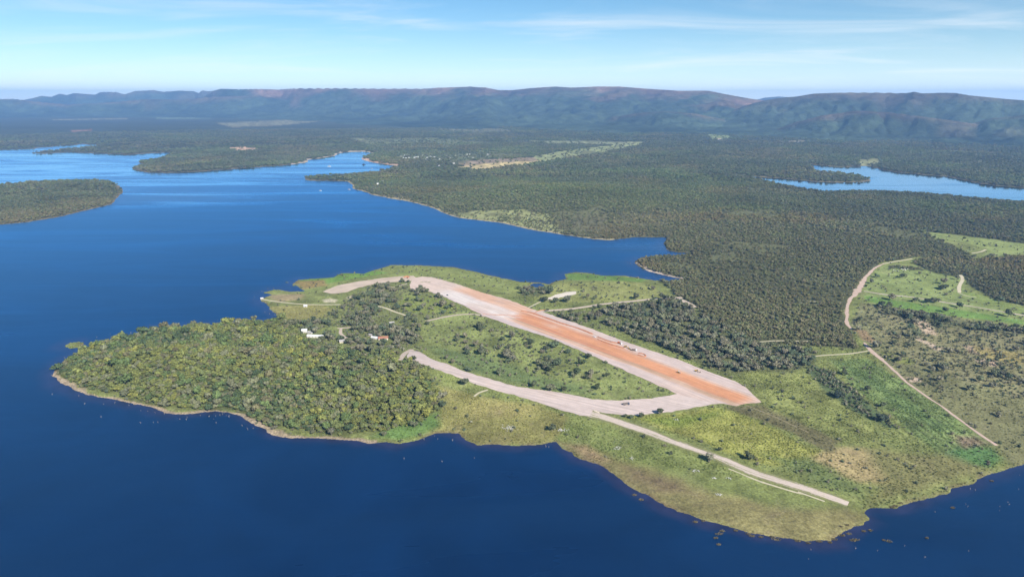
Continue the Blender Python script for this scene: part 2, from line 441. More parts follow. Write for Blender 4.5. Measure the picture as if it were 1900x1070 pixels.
# east of the boundary road
zone([(1572, 606), (1602, 628), (1650, 688), (1750, 756), (1850, 826), (1875, 860), (1960, 850), (2300, 850), (2300, 600), (1900, 612), (1760, 585), (1640, 568), (1600, 562)],
     (0.185, 0.182, 0.085), tree=0.05, shrub=0.22, tuft=0.25, kind=3, seed=39, soft=4, warp=3, mottle=0.25)
zone([(1620, 570), (1760, 592), (1900, 618), (2300, 640), (2300, 760), (1900, 740), (1780, 700), (1680, 670), (1620, 620)],
     (0.22, 0.205, 0.10), tree=0.15, shrub=0.33, kind=3, seed=40, soft=16)
zone([(1640, 568), (1760, 590), (1900, 612), (1900, 622), (1740, 606), (1640, 580)], (0.15, 0.15, 0.07), tree=0.55, kind=2, soft=5, seed=41)
zone([(1690, 585), (1740, 600), (1780, 640), (1740, 645), (1700, 615)], tree=0.34, kind=2, soft=8, seed=42)
for q, c in ((((1690, 590), (1720, 598), (1740, 622), (1720, 618)), (0.42, 0.32, 0.22)), (((1700, 622), (1750, 645), (1740, 650), (1695, 630)), (0.46, 0.36, 0.26)),
             (((1790, 640), (1850, 650), (1840, 662), (1795, 655)), (0.36, 0.27, 0.18)), (((1640, 655), (1700, 668), (1690, 676), (1645, 668)), (0.23, 0.25, 0.08)),
             (((1800, 640), (1900, 655), (1900, 675), (1830, 668)), (0.30, 0.25, 0.10)), (((1580, 610), (1610, 612), (1630, 640), (1600, 630)), (0.28, 0.20, 0.11)),
             (((1680, 700), (1705, 699), (1712, 708), (1690, 708)), (0.50, 0.38, 0.28)), (((1810, 666), (1850, 668), (1850, 680), (1820, 676)), (0.48, 0.36, 0.26))):
    zone(list(q), c, tree=0.05, soft=5, warp=7, seed=int(q[0][0]) % 17)
zone([(1700, 720), (1900, 740), (2200, 760), (2200, 850), (1880, 860), (1800, 790)], (0.175, 0.17, 0.078), tree=0.01, shrub=0.06, kind=3, soft=16, seed=43)
# bright pastures
zone([(1603, 520), (1637, 492), (1700, 493), (1790, 508), (1790, 545), (1900, 572), (2300, 640), (2300, 660), (1900, 600), (1700, 576), (1604, 556)],
     (0.21, 0.25, 0.085), tree=0.012, shrub=0.05, tuft=0.0, kind=3, soft=4, warp=4, seed=44, mottle=0.14)
zone([(1605, 548), (1700, 562), (1900, 594), (1900, 602), (1700, 578), (1606, 558)], (0.14, 0.225, 0.055), soft=4, warp=3, seed=45)
zone([(1714, 429), (1790, 438), (1900, 452), (2300, 490), (2300, 515), (1900, 476), (1820, 477), (1834, 462), (1800, 452), (1730, 440)],
     (0.22, 0.255, 0.085), tree=0.02, shrub=0.05, kind=3, soft=5, warp=5, seed=46)
zone([(1690, 484), (1730, 474), (1792, 470), (1812, 482), (1800, 500), (1785, 515), (1740, 508), (1715, 500)], (0.06, 0.068, 0.034), tree=0.9, kind=0, soft=5, seed=47)
zone([(1650, 493), (1700, 496), (1720, 503), (1650, 497)], (0.08, 0.09, 0.045), tree=0.6, kind=0, soft=4, warp=4, seed=48)
zone([(1792, 490), (1830, 478), (1900, 474), (2300, 520), (2300, 610), (1900, 568), (1840, 552), (1800, 530), (1785, 512)],
     (0.06, 0.068, 0.034), tree=1.0, kind=0, soft=5, warp=6, seed=49)
zone([(1770, 545), (1800, 541), (1900, 570), (1900, 582), (1830, 562)], (0.19, 0.235, 0.07), tree=0.05, soft=6, seed=50)
# old plough rows in the green field, parallel to the boundary road
ra, rb_ = np.array(place(1640, 672)[:2]), np.array(place(1845, 826)[:2])
rd = (rb_ - ra) / np.linalg.norm(rb_ - ra)
fd = poly_sd(GX, GY, place_poly([(1505, 668), (1610, 664), (1650, 692), (1750, 758), (1840, 828), (1760, 852), (1640, 800), (1560, 735)]))
acr = (GX - ra[0]) * -rd[1] + (GY - ra[1]) * rd[0]
rows = np.sin((acr + 1.5 * fbm(GX, GY, 60, 2, 141)) * 2 * np.pi / 9.5) * sstep(-4, 8, fd) * np.clip(0.6 + 1.2 * fbm(GX, GY, 70, 3, 142), 0, 1)
COLR *= (1 + 0.26 * rows)[..., None].astype(np.float32)
del fd, acr, rows
# small natural clearings in the great forest
clr = sstep(0.26, 0.40, fbm(GX, GY, 300, 4, 151)) * (KIND == 0) * sstep(1300, 1700, GR) * sstep(9000, 5000, GR) * sstep(20, 60, SD)
TREE *= (1 - 0.75 * clr).astype(np.float32)
COLR = COLR * (1 - 0.8 * clr[..., None]) + np.array((0.135, 0.138, 0.066)) * 0.8 * clr[..., None]
# shore fringes: sand and mud
shore_near = sstep(7, 1.5, SD) * (SD > -8) * (GR < 2600) * np.clip(0.55 + 1.3 * fbm(GX, GY, 24, 3, 161), 0, 1.2)
mud = np.array((0.17, 0.135, 0.07), np.float32)
COLR = COLR * (1 - 0.7 * shore_near[..., None]) + mud * 0.7 * shore_near[..., None]
far_shore = sstep(26, 4, SD) * (GR >= 2600) * 0.6
COLR = COLR * (1 - far_shore[..., None]) + np.array((0.24, 0.19, 0.12)) * far_shore[..., None]


def sandy(pts, col, wid):
    poly = flat_poly(pts)
    d = poly_sd(GX, GY, poly)
    wid = wid * np.clip(0.9 + 1.5 * fbm(GX, GY, 48, 3, 131), 0.15, 2.2)
    w = (sstep(wid, wid * 0.45, SD) * (d > 0) * (SD > -10))[..., None]
    COLR[:] = COLR * (1 - w) + np.array(col) * w
    TREE[:] = np.where((d > 0) & (SD < wid * 0.55), 0, TREE)


COLR = COLR.astype(np.float32)
sandy([(60, 690), (150, 690), (480, 770), (700, 790), (700, 860), (60, 860)], (0.33, 0.26, 0.175), 7.5)
sandy([(1180, 488), (1250, 495), (1275, 512), (1262, 530), (1220, 515)], (0.42, 0.34, 0.26), 12)
sandy([(640, 330), (760, 360), (900, 395), (1140, 430), (1140, 455), (800, 420), (640, 345)], (0.34, 0.29, 0.17), 12)
sandy([(670, 292), (745, 300), (745, 310), (670, 308)], (0.50, 0.34, 0.24), 60)
sandy([(540, 285), (660, 275), (700, 285), (640, 300), (540, 312)], (0.42, 0.36, 0.27), 40)
TREE[SD < 3] = 0
TREE[(SD < 7) & (GR < 1500)] *= 0.3
SHRUB[SD < 2] = 0
TUFT[SD < 1] = 0

# ------------------------------------------------------------------ materials
def new_mat(name):
    m = bpy.data.materials.new(name)
    m.use_nodes = True
    nt = m.node_tree
    return m, nt, nt.nodes['Principled BSDF']


def plain(name, col, rough=0.8, var=0.15, scale=1.5, spec=0.3, metal=0.0):
    m, nt, b = new_mat(name)
    N, L = nt.nodes.new, nt.links.new
    tc = N('ShaderNodeTexCoord')
    n = N('ShaderNodeTexNoise'); n.inputs['Scale'].default_value = scale; n.inputs['Detail'].default_value = 5
    L(tc.outputs['Object'], n.inputs['Vector'])
    mr = N('ShaderNodeMapRange'); mr.inputs['To Min'].default_value = 1 - var * 2; mr.inputs['To Max'].default_value = 1 + var * 2
    mr.inputs['From Min'].default_value = 0.2; mr.inputs['From Max'].default_value = 0.8
    L(n.outputs['Fac'], mr.inputs['Value'])
    mx = N('ShaderNodeVectorMath'); mx.operation = 'SCALE'
    mx.inputs[0].default_value = col[:3]
    L(mr.outputs[0], mx.inputs['Scale'])
    L(mx.outputs[0], b.inputs['Base Color'])
    b.inputs['Roughness'].default_value = rough
    b.inputs['Specular IOR Level'].default_value = spec
    b.inputs['Metallic'].default_value = metal
    return m


def noise(nt, vec, scale, detail=4, rough=0.55, dist=0.0):
    n = nt.nodes.new('ShaderNodeTexNoise')
    n.inputs['Scale'].default_value = scale
    n.inputs['Detail'].default_value = detail
    n.inputs['Roughness'].default_value = rough
    n.inputs['Distortion'].default_value = dist
    if vec is not None:
        nt.links.new(vec, n.inputs['Vector'])
    return n.outputs['Fac']


def remap(nt, v, a, b, c, d, smooth=False):
    m = nt.nodes.new('ShaderNodeMapRange')
    if smooth:
        m.interpolation_type = 'SMOOTHSTEP'
    for k, val in zip(('From Min', 'From Max', 'To Min', 'To Max'), (a, b, c, d)):
        m.inputs[k].default_value = val
    nt.links.new(v, m.inputs['Value'])
    return m.outputs[0]


def math_n(nt, op, a, b):
    m = nt.nodes.new('ShaderNodeMath'); m.operation = op
    for i, v in enumerate((a, b)):
        if isinstance(v, (int, float)):
            m.inputs[i].default_value = v
        else:
            nt.links.new(v, m.inputs[i])
    return m.outputs[0]


def vscale(nt, vec, s):
    m = nt.nodes.new('ShaderNodeVectorMath'); m.operation = 'SCALE'
    if isinstance(vec, tuple):
        m.inputs[0].default_value = vec
    else:
        nt.links.new(vec, m.inputs[0])
    nt.links.new(s, m.inputs['Scale'])
    return m.outputs[0]


def mixc(nt, fac, a, b):
    m = nt.nodes.new('ShaderNodeMix'); m.data_type = 'RGBA'
    for i, v in ((0, fac), (6, a), (7, b)):
        if isinstance(v, tuple):
            m.inputs[i].default_value = v + (1,) if len(v) == 3 else v
        elif isinstance(v, (int, float)):
            m.inputs[i].default_value = v
        else:
            nt.links.new(v, m.inputs[i])
    return m.outputs[2]


def attr(nt, name, kind='GEOMETRY'):
    a = nt.nodes.new('ShaderNodeAttribute')
    a.attribute_name = name
    a.attribute_type = kind
    return a


def geo_pos(nt):
    return nt.nodes.new('ShaderNodeNewGeometry').outputs['Position']


def ground_material():
    m, nt, b = new_mat('ground')
    P = geo_pos(nt)
    c = attr(nt, 'cover').outputs['Color']
    f1 = remap(nt, noise(nt, P, 0.36, 4, 0.7), 0.28, 0.72, 0.50, 1.45)
    f2 = remap(nt, noise(nt, P, 0.075, 4, 0.6, 0.6), 0.25, 0.75, 0.72, 1.28)
    f3 = remap(nt, noise(nt, P, 0.011, 4, 0.6), 0.3, 0.7, 0.85, 1.15)
    c = vscale(nt, c, math_n(nt, 'MULTIPLY', math_n(nt, 'MULTIPLY', f1, f2), f3))
    dry = remap(nt, noise(nt, P, 0.028, 5, 0.65, 1.0), 0.52, 0.72, 0.0, 0.45, True)
    hsv = nt.nodes.new('ShaderNodeHueSaturation')
    hsv.inputs['Hue'].default_value = 0.462
    hsv.inputs['Saturation'].default_value = 0.82
    hsv.inputs['Value'].default_value = 1.12
    nt.links.new(c, hsv.inputs['Color'])
    c = mixc(nt, dry, c, hsv.outputs[0])
    # damp dark flushes and small bare patches
    wet = remap(nt, noise(nt, P, 0.045, 5, 0.7, 1.4), 0.56, 0.74, 0.0, 0.28, True)
    c = mixc(nt, wet, c, (0.055, 0.075, 0.028))
    bare = remap(nt, noise(nt, P, 0.11, 5, 0.7, 0.8), 0.66, 0.76, 0.0, 0.55, True)
    c = mixc(nt, math_n(nt, 'MULTIPLY', bare, attr(nt, 'open').outputs['Fac']), c, (0.30, 0.235, 0.14))
    nt.links.new(c, b.inputs['Base Color'])
    b.inputs['Roughness'].default_value = 0.95
    b.inputs['Specular IOR Level'].default_value = 0.05
    bm = nt.nodes.new('ShaderNodeBump')
    bm.inputs['Strength'].default_value = 0.7
    bm.inputs['Distance'].default_value = 1.2
    nt.links.new(noise(nt, P, 0.30, 4, 0.7), bm.inputs['Height'])
    nt.links.new(bm.outputs[0], b.inputs['Normal'])
    return m


def water_material():
    m, nt, b = new_mat('lake_water')
    nt.nodes.remove(b)
    P = geo_pos(nt)
    sh = attr(nt, 'shallow').outputs['Fac']
    murk = remap(nt, noise(nt, P, 0.006, 6, 0.62, 1.2), 0.3, 0.7, 0.80, 1.2)
    deep = vscale(nt, (0.0024, 0.0180, 0.0600), murk)
    edge = vscale(nt, (0.022, 0.024, 0.060), remap(nt, noise(nt, P, 0.05, 4, 0.6), 0.3, 0.7, 0.7, 1.3))
    body = nt.nodes.new('ShaderNodeBsdfDiffuse')
    nt.links.new(mixc(nt, sh, deep, edge), body.inputs['Color'])
    # wind lanes: ruffled and calmer streaks
    mp = nt.nodes.new('ShaderNodeMapping')
    mp.inputs['Rotation'].default_value = (0, 0, R(12))
    mp.inputs['Scale'].default_value = (0.0011, 0.0062, 1)
    nt.links.new(P, mp.inputs[0])
    lanes = noise(nt, mp.outputs[0], 1.0, 5, 0.6, 0.9)
    bm = nt.nodes.new('ShaderNodeBump')
    bm.inputs['Distance'].default_value = 0.6
    nt.links.new(remap(nt, math_n(nt, 'ADD', lanes, math_n(nt, 'MULTIPLY', attr(nt, 'calm').outputs['Fac'], 0.3)), 0.40, 0.75, 0.5, 0.08, True), bm.inputs['Strength'])
    mp2 = nt.nodes.new('ShaderNodeMapping')
    mp2.inputs['Scale'].default_value = (0.16, 0.30, 1)
    mp2.inputs['Rotation'].default_value = (0, 0, R(20))
    nt.links.new(P, mp2.inputs[0])
    nt.links.new(noise(nt, mp2.outputs[0], 1.0, 4, 0.6), bm.inputs['Height'])
    # lee water lies calmer and mirrors more of the sky
    lee = math_n(nt, 'MULTIPLY', attr(nt, 'calm').outputs['Fac'], remap(nt, lanes, 0.28, 0.70, 0.55, 1.05, True))
    gl = nt.nodes.new('ShaderNodeBsdfGlossy')
    nt.links.new(mixc(nt, lee, (0.27, 0.68, 1.0), (0.84, 0.95, 1.0)), gl.inputs['Color'])
    nt.links.new(remap(nt, math_n(nt, 'ADD', lanes, math_n(nt, 'MULTIPLY', lee, 0.5)), 0.40, 0.90, 0.42, 0.10, True), gl.inputs['Roughness'])
    nt.links.new(bm.outputs[0], gl.inputs['Normal'])
    fr = nt.nodes.new('ShaderNodeFresnel')
    fr.inputs['IOR'].default_value = 1.333
    mx = nt.nodes.new('ShaderNodeMixShader')
    k = math_n(nt, 'ADD', remap(nt, lanes, 0.36, 0.70, 1.55, 1.85, True), math_n(nt, 'MULTIPLY', lee, 0.25))
    nt.links.new(math_n(nt, 'MULTIPLY', fr.outputs[0], k), mx.inputs[0])
    nt.links.new(body.outputs[0], mx.inputs[1])
    nt.links.new(gl.outputs[0], mx.inputs[2])
    nt.links.new(mx.outputs[0], nt.nodes['Material Output'].inputs['Surface'])
    return m


def mountain_material():
    m, nt, b = new_mat('mountain')
    P = geo_pos(nt)
    c = attr(nt, 'cover').outputs['Color']
    f = remap(nt, noise(nt, P, 0.005, 6, 0.7, 0.6), 0.28, 0.72, 0.45, 1.6)
    g = remap(nt, noise(nt, P, 0.03, 3, 0.6), 0.25, 0.75, 0.8, 1.2)
    nt.links.new(vscale(nt, c, math_n(nt, 'MULTIPLY', f, g)), b.inputs['Base Color'])
    b.inputs['Roughness'].default_value = 0.95
    b.inputs['Specular IOR Level'].default_value = 0.05
    bm = nt.nodes.new('ShaderNodeBump')
    bm.inputs['Strength'].default_value = 0.8
    bm.inputs['Distance'].default_value = 60.0
    nt.links.new(noise(nt, P, 0.0055, 7, 0.62, 0.8), bm.inputs['Height'])
    nt.links.new(bm.outputs[0], b.inputs['Normal'])
    return m


def dirt_material():
    """graded earth: colour from the attribute, drag marks along the road"""
    m, nt, b = new_mat('graded_earth')
    c = attr(nt, 'cover').outputs['Color']
    uv = attr(nt, 'run').outputs['Vector']
    mp = nt.nodes.new('ShaderNodeMapping')
    mp.inputs['Scale'].default_value = (0.010, 0.30, 1)
    nt.links.new(uv, mp.inputs[0])
    f = remap(nt, noise(nt, mp.outputs[0], 1.0, 5, 0.6, 0.3), 0.28, 0.72, 0.76, 1.2)
    P = geo_pos(nt)
    g = remap(nt, noise(nt, P, 0.09, 5, 0.65), 0.25, 0.75, 0.9, 1.1)
    c = vscale(nt, c, math_n(nt, 'MULTIPLY', f, g))
    nt.links.new(c, b.inputs['Base Color'])
    b.inputs['Roughness'].default_value = 0.95
    b.inputs['Specular IOR Level'].default_value = 0.08
    return m


def track_material(name, dirt, grass, cover=0.5):
    """wheel ruts with grass growing between: 'run' holds (metres along, metres across, share across)"""
    m, nt, b = new_mat(name)
    uv = attr(nt, 'run').outputs['Vector']
    sep = nt.nodes.new('ShaderNodeSeparateXYZ')
    nt.links.new(uv, sep.inputs[0])
    mp = nt.nodes.new('ShaderNodeMapping')
    mp.inputs['Scale'].default_value = (0.014, 0.34, 0)
    nt.links.new(uv, mp.inputs[0])
    nz = noise(nt, mp.outputs[0], 1.0, 5, 0.65, 0.2)
    P = geo_pos(nt)
    nf = noise(nt, P, 0.25, 4, 0.6)
    e = math_n(nt, 'ABSOLUTE', sep.outputs['Z'], 0)
    k = math_n(nt, 'ADD', nz, math_n(nt, 'MULTIPLY', math_n(nt, 'POWER', e, 2.5), 0.38))
    k = math_n(nt, 'ADD', k, math_n(nt, 'MULTIPLY', math_n(nt, 'SUBTRACT', nf, 0.5), 0.35))
    fac = remap(nt, k, 0.80 - cover * 0.3, 0.92 - cover * 0.3, 0, 1, True)
    d = vscale(nt, dirt, remap(nt, nf, 0.25, 0.75, 0.84, 1.16))
    g = vscale(nt, grass, remap(nt, nf, 0.25, 0.75, 0.7, 1.3))
    nt.links.new(mixc(nt, fac, d, g), b.inputs['Base Color'])
    b.inputs['Roughness'].default_value = 0.95
    b.inputs['Specular IOR Level'].default_value = 0.05
    return m


def leaf_material(name, mode):
    m, nt, b = new_mat(name)
    if mode == 'instancer':
        c = attr(nt, 'tint', 'INSTANCER').outputs['Color']
    else:
        c = nt.nodes.new('ShaderNodeObjectInfo').outputs['Color']
    isl = nt.nodes.new('ShaderNodeNewGeometry').outputs['Random Per Island']
    tc = nt.nodes.new('ShaderNodeTexCoord').outputs['Object']
    f = math_n(nt, 'MULTIPLY', remap(nt, isl, 0, 1, 0.74, 1.28), remap(nt, noise(nt, tc, 5.0, 3, 0.6), 0.25, 0.75, 0.75, 1.25))
    nt.links.new(vscale(nt, c, f), b.inputs['Base Color'])
    b.inputs['Roughness'].default_value = 0.85
    b.inputs['Specular IOR Level'].default_value = 0.12
    return m


M = {}
M['ground'] = ground_material()
M['water'] = water_material()
M['mountain'] = mountain_material()
M['dirt'] = dirt_material()
M['track'] = track_material('dirt_track', (0.52, 0.43, 0.36), (0.20, 0.20, 0.09), 0.8)
M['road'] = track_material('earth_road', (0.46, 0.375, 0.30), (0.21, 0.21, 0.09), 0.25)
M['path'] = track_material('worn_path', (0.50, 0.44, 0.31), (0.22, 0.225, 0.09), 0.35)
M['faint'] = track_material('faint_path', (0.27, 0.225, 0.14), (0.15, 0.135, 0.065), 0.75)
M['roadeast'] = track_material('boundary_road', (0.48, 0.36, 0.285), (0.20, 0.17, 0.085), 0.3)
M['leaf_i'] = leaf_material('foliage_mass', 'instancer')
M['leaf_o'] = leaf_material('foliage', 'object')
M['bark'] = plain('bark', (0.16, 0.13, 0.10), 0.9)
M['deadwood'] = plain('bleached_wood', (0.30, 0.28, 0.25), 0.9)
M['berm'] = plain('turned_red_earth', (0.40, 0.17, 0.085), 0.95, 0.2, 0.3)
M['berm_pale'] = plain('pale_spoil', (0.55, 0.46, 0.36), 0.95, 0.2, 0.3)
M['white_wall'] = plain('whitewash', (0.60, 0.58, 0.54), 0.85, 0.05)
M['cream_wall'] = plain('cream_plaster', (0.62, 0.56, 0.46), 0.85, 0.06)
M['white_roof'] = plain('white_sheet_roof', (0.62, 0.62, 0.61), 0.6, 0.04, 0.4)
M['grey_roof'] = plain('grey_sheet_roof', (0.36, 0.34, 0.32), 0.7, 0.1, 0.4)
M['tile_roof'] = plain('clay_tile', (0.32, 0.15, 0.10), 0.85, 0.15, 1.0)
M['glass'] = plain('dark_pane', (0.03, 0.04, 0.05), 0.15, 0.05, 1, 0.6)
M['door'] = plain('wood_door', (0.15, 0.09, 0.05), 0.7)
M['yellow'] = plain('machine_yellow', (0.62, 0.36, 0.04), 0.5, 0.12, 1.5, 0.5)
M['orange'] = plain('machine_orange', (0.55, 0.16, 0.04), 0.5, 0.12, 1.5, 0.5)
M['rubber'] = plain('tyre_rubber', (0.03, 0.03, 0.03), 0.9)
M['rim'] = plain('wheel_rim', (0.35, 0.33, 0.30), 0.6)
M['steel'] = plain('worn_steel', (0.22, 0.19, 0.17), 0.55, 0.2, 2, 0.5, 0.5)
M['white_paint'] = plain('white_paint', (0.78, 0.78, 0.77), 0.4, 0.05, 1, 0.5)
M['dark_paint'] = plain('dark_blue_paint', (0.05, 0.07, 0.11), 0.45, 0.05, 1, 0.5)
M['hide'] = plain('white_hide', (0.70, 0.67, 0.62), 0.9, 0.06)
M['reed'] = plain('dry_reeds', (0.19, 0.16, 0.085), 0.9, 0.25, 0.5)
M['reed_green'] = plain('green_reeds', (0.17, 0.21, 0.065), 0.9, 0.25, 0.5)
M['rock'] = plain('pale_stone', (0.60, 0.58, 0.55), 0.9, 0.12, 0.6)

# ------------------------------------------------------------------ mesh helpers
def tag(o, label=None, cat=None, group=None, kind=None):
    if label: o['label'] = label
    if cat: o['category'] = cat
    if group: o['group'] = group
    if kind: o['kind'] = kind
    return o


def link(name, me, mat=None, parent=None):
    o = bpy.data.objects.new(name, me)
    COL.objects.link(o)
    if mat is not None and me is not None and not me.materials:
        me.materials.append(mat)
    if parent is not None:
        o.parent = parent
    return o


def grid_mesh(name, V, quads, smooth=True):
    me = bpy.data.meshes.new(name)
    me.vertices.add(len(V))
    me.vertices.foreach_set('co', np.ascontiguousarray(V, np.float32).ravel())
    nq = len(quads)
    me.loops.add(nq * 4)
    me.loops.foreach_set('vertex_index', np.ascontiguousarray(quads, np.int32).ravel())
    me.polygons.add(nq)
    me.polygons.foreach_set('loop_start', np.arange(0, nq * 4, 4, dtype=np.int32))
    me.polygons.foreach_set('use_smooth', np.full(nq, smooth, bool))
    me.update(calc_edges=True)
    me.validate()
    return me


def add_color(me, name, C):
    a = me.attributes.new(name, 'FLOAT_COLOR', 'POINT')
    D = np.ones((len(C), 4), np.float32); D[:, :3] = C
    a.data.foreach_set('color', D.ravel())


def add_float(me, name, F):
    a = me.attributes.new(name, 'FLOAT', 'POINT')
    a.data.foreach_set('value', np.ascontiguousarray(F, np.float32).ravel())


def add_vec(me, name, F):
    a = me.attributes.new(name, 'FLOAT_VECTOR', 'POINT')
    a.data.foreach_set('vector', np.ascontiguousarray(F, np.float32).ravel())


def quads_of(nr, nc):
    i = np.arange(nr - 1)[:, None] * nc + np.arange(nc - 1)[None, :]
    return np.stack([i, i + 1, i + nc + 1, i + nc], -1)


def compact(V, Q, *arrs):
    used = np.zeros(len(V), bool); used[Q.ravel()] = True
    idx = np.cumsum(used) - 1
    return (V[used], idx[Q]) + tuple(a[used] for a in arrs)


# ------------------------------------------------------------------ ground
def build_ground():
    Q = quads_of(NR, NT)
    s = SD.ravel()
    q = Q.reshape(-1, 4)
    keep = (s[q].max(1) > -14)
    q = q[keep]
    V = np.stack([GX.ravel(), GY.ravel(), Z.ravel()], -1)
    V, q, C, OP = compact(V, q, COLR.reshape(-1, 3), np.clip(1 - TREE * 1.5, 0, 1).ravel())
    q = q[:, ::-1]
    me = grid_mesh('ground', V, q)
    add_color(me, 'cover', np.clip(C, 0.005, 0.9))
    add_float(me, 'open', OP)
    o = link('ground', me, M['ground'])
    tag(o, kind='structure')


build_ground()


def build_water():
    th = np.concatenate([np.linspace(R(-44), R(44), 420), np.linspace(R(47), R(313), 80)])
    rr = np.concatenate([[30.0], np.geomspace(150, 460, 8)[:-1], CAM_H / np.linspace(CAM_H / 460, CAM_H / 9000, 260), [11000, 14500]])
    X = np.sin(th)[None, :] * rr[:, None]; Y = np.cos(th)[None, :] * rr[:, None]
    d = samp(SD, X, Y)
    front = (np.cos(th)[None, :] > 0.6) & (rr[:, None] > 470) & (rr[:, None] < 9000)
    wd = np.clip(rr[:, None] / 1000, 0.8, 2.5)
    sh = np.where(front, sstep(-26 * wd, -1, d + 9 * fbm(X, Y, 45, 3, 7)), 0)
    nr, nc = len(rr), len(th)
    i = np.arange(nr - 1)[:, None] * nc + np.arange(nc)[None, :]
    j = np.arange(nr - 1)[:, None] * nc + (np.arange(nc)[None, :] + 1) % nc
    q = np.stack([i, i + nc, j + nc, j], -1).reshape(-1, 4)
    V = np.stack([X.ravel(), Y.ravel(), np.zeros(X.size)], -1)
    me = grid_mesh('water', V, q[:, ::-1] if False else q)
    add_float(me, 'shallow', sh.ravel())
    lk = sstep(-60, 60, poly_sd(X.ravel(), Y.ravel(), LAKE)).reshape(X.shape)
    sheltered = sstep(2500, 4300, np.broadcast_to(rr[:, None], X.shape)) * 0.6
    for px, py, a, b, k in ((330, 365, 420, 230, 0.45), (420, 322, 500, 160, 0.5), (1200, 460, 130, 60, 0.35)):
        cx, cy = flat(px, py)
        sheltered = np.maximum(sheltered, k * np.exp(-((X - cx) / a) ** 2 - ((Y - cy) / b) ** 2))
    calm = np.where(front, np.maximum(sheltered, lk * 1.35), 0.0)
    add_float(me, 'calm', calm.ravel())
    # close the small middle
    bm = bmesh.new(); bm.from_mesh(me); bm.verts.ensure_lookup_table()
    bm.faces.new([bm.verts[k] for k in range(nc)])
    bmesh.ops.recalc_face_normals(bm, faces=bm.faces[:])
    bm.faces.ensure_lookup_table()
    if bm.faces[0].normal.z < 0:
        bmesh.ops.reverse_faces(bm, faces=bm.faces[:])
    bm.to_mesh(me); bm.free()
    tag(link('water', me, M['water']), kind='structure')


build_water()

# ------------------------------------------------------------------ mountains
def ridge_tab(pts):
    """(px, py of crest, distance of crest, distance of foot)"""
    th, zz, rc, rb = [], [], [], []
    for px, py, dc, db in pts:
        x, y, w = ray(px, py)
        th.append(math.atan2(x, y)); zz.append(CAM_H + dc * w / math.hypot(x, y)); rc.append(dc); rb.append(db)
    return [np.array(a) for a in (th, zz, rc, rb)]


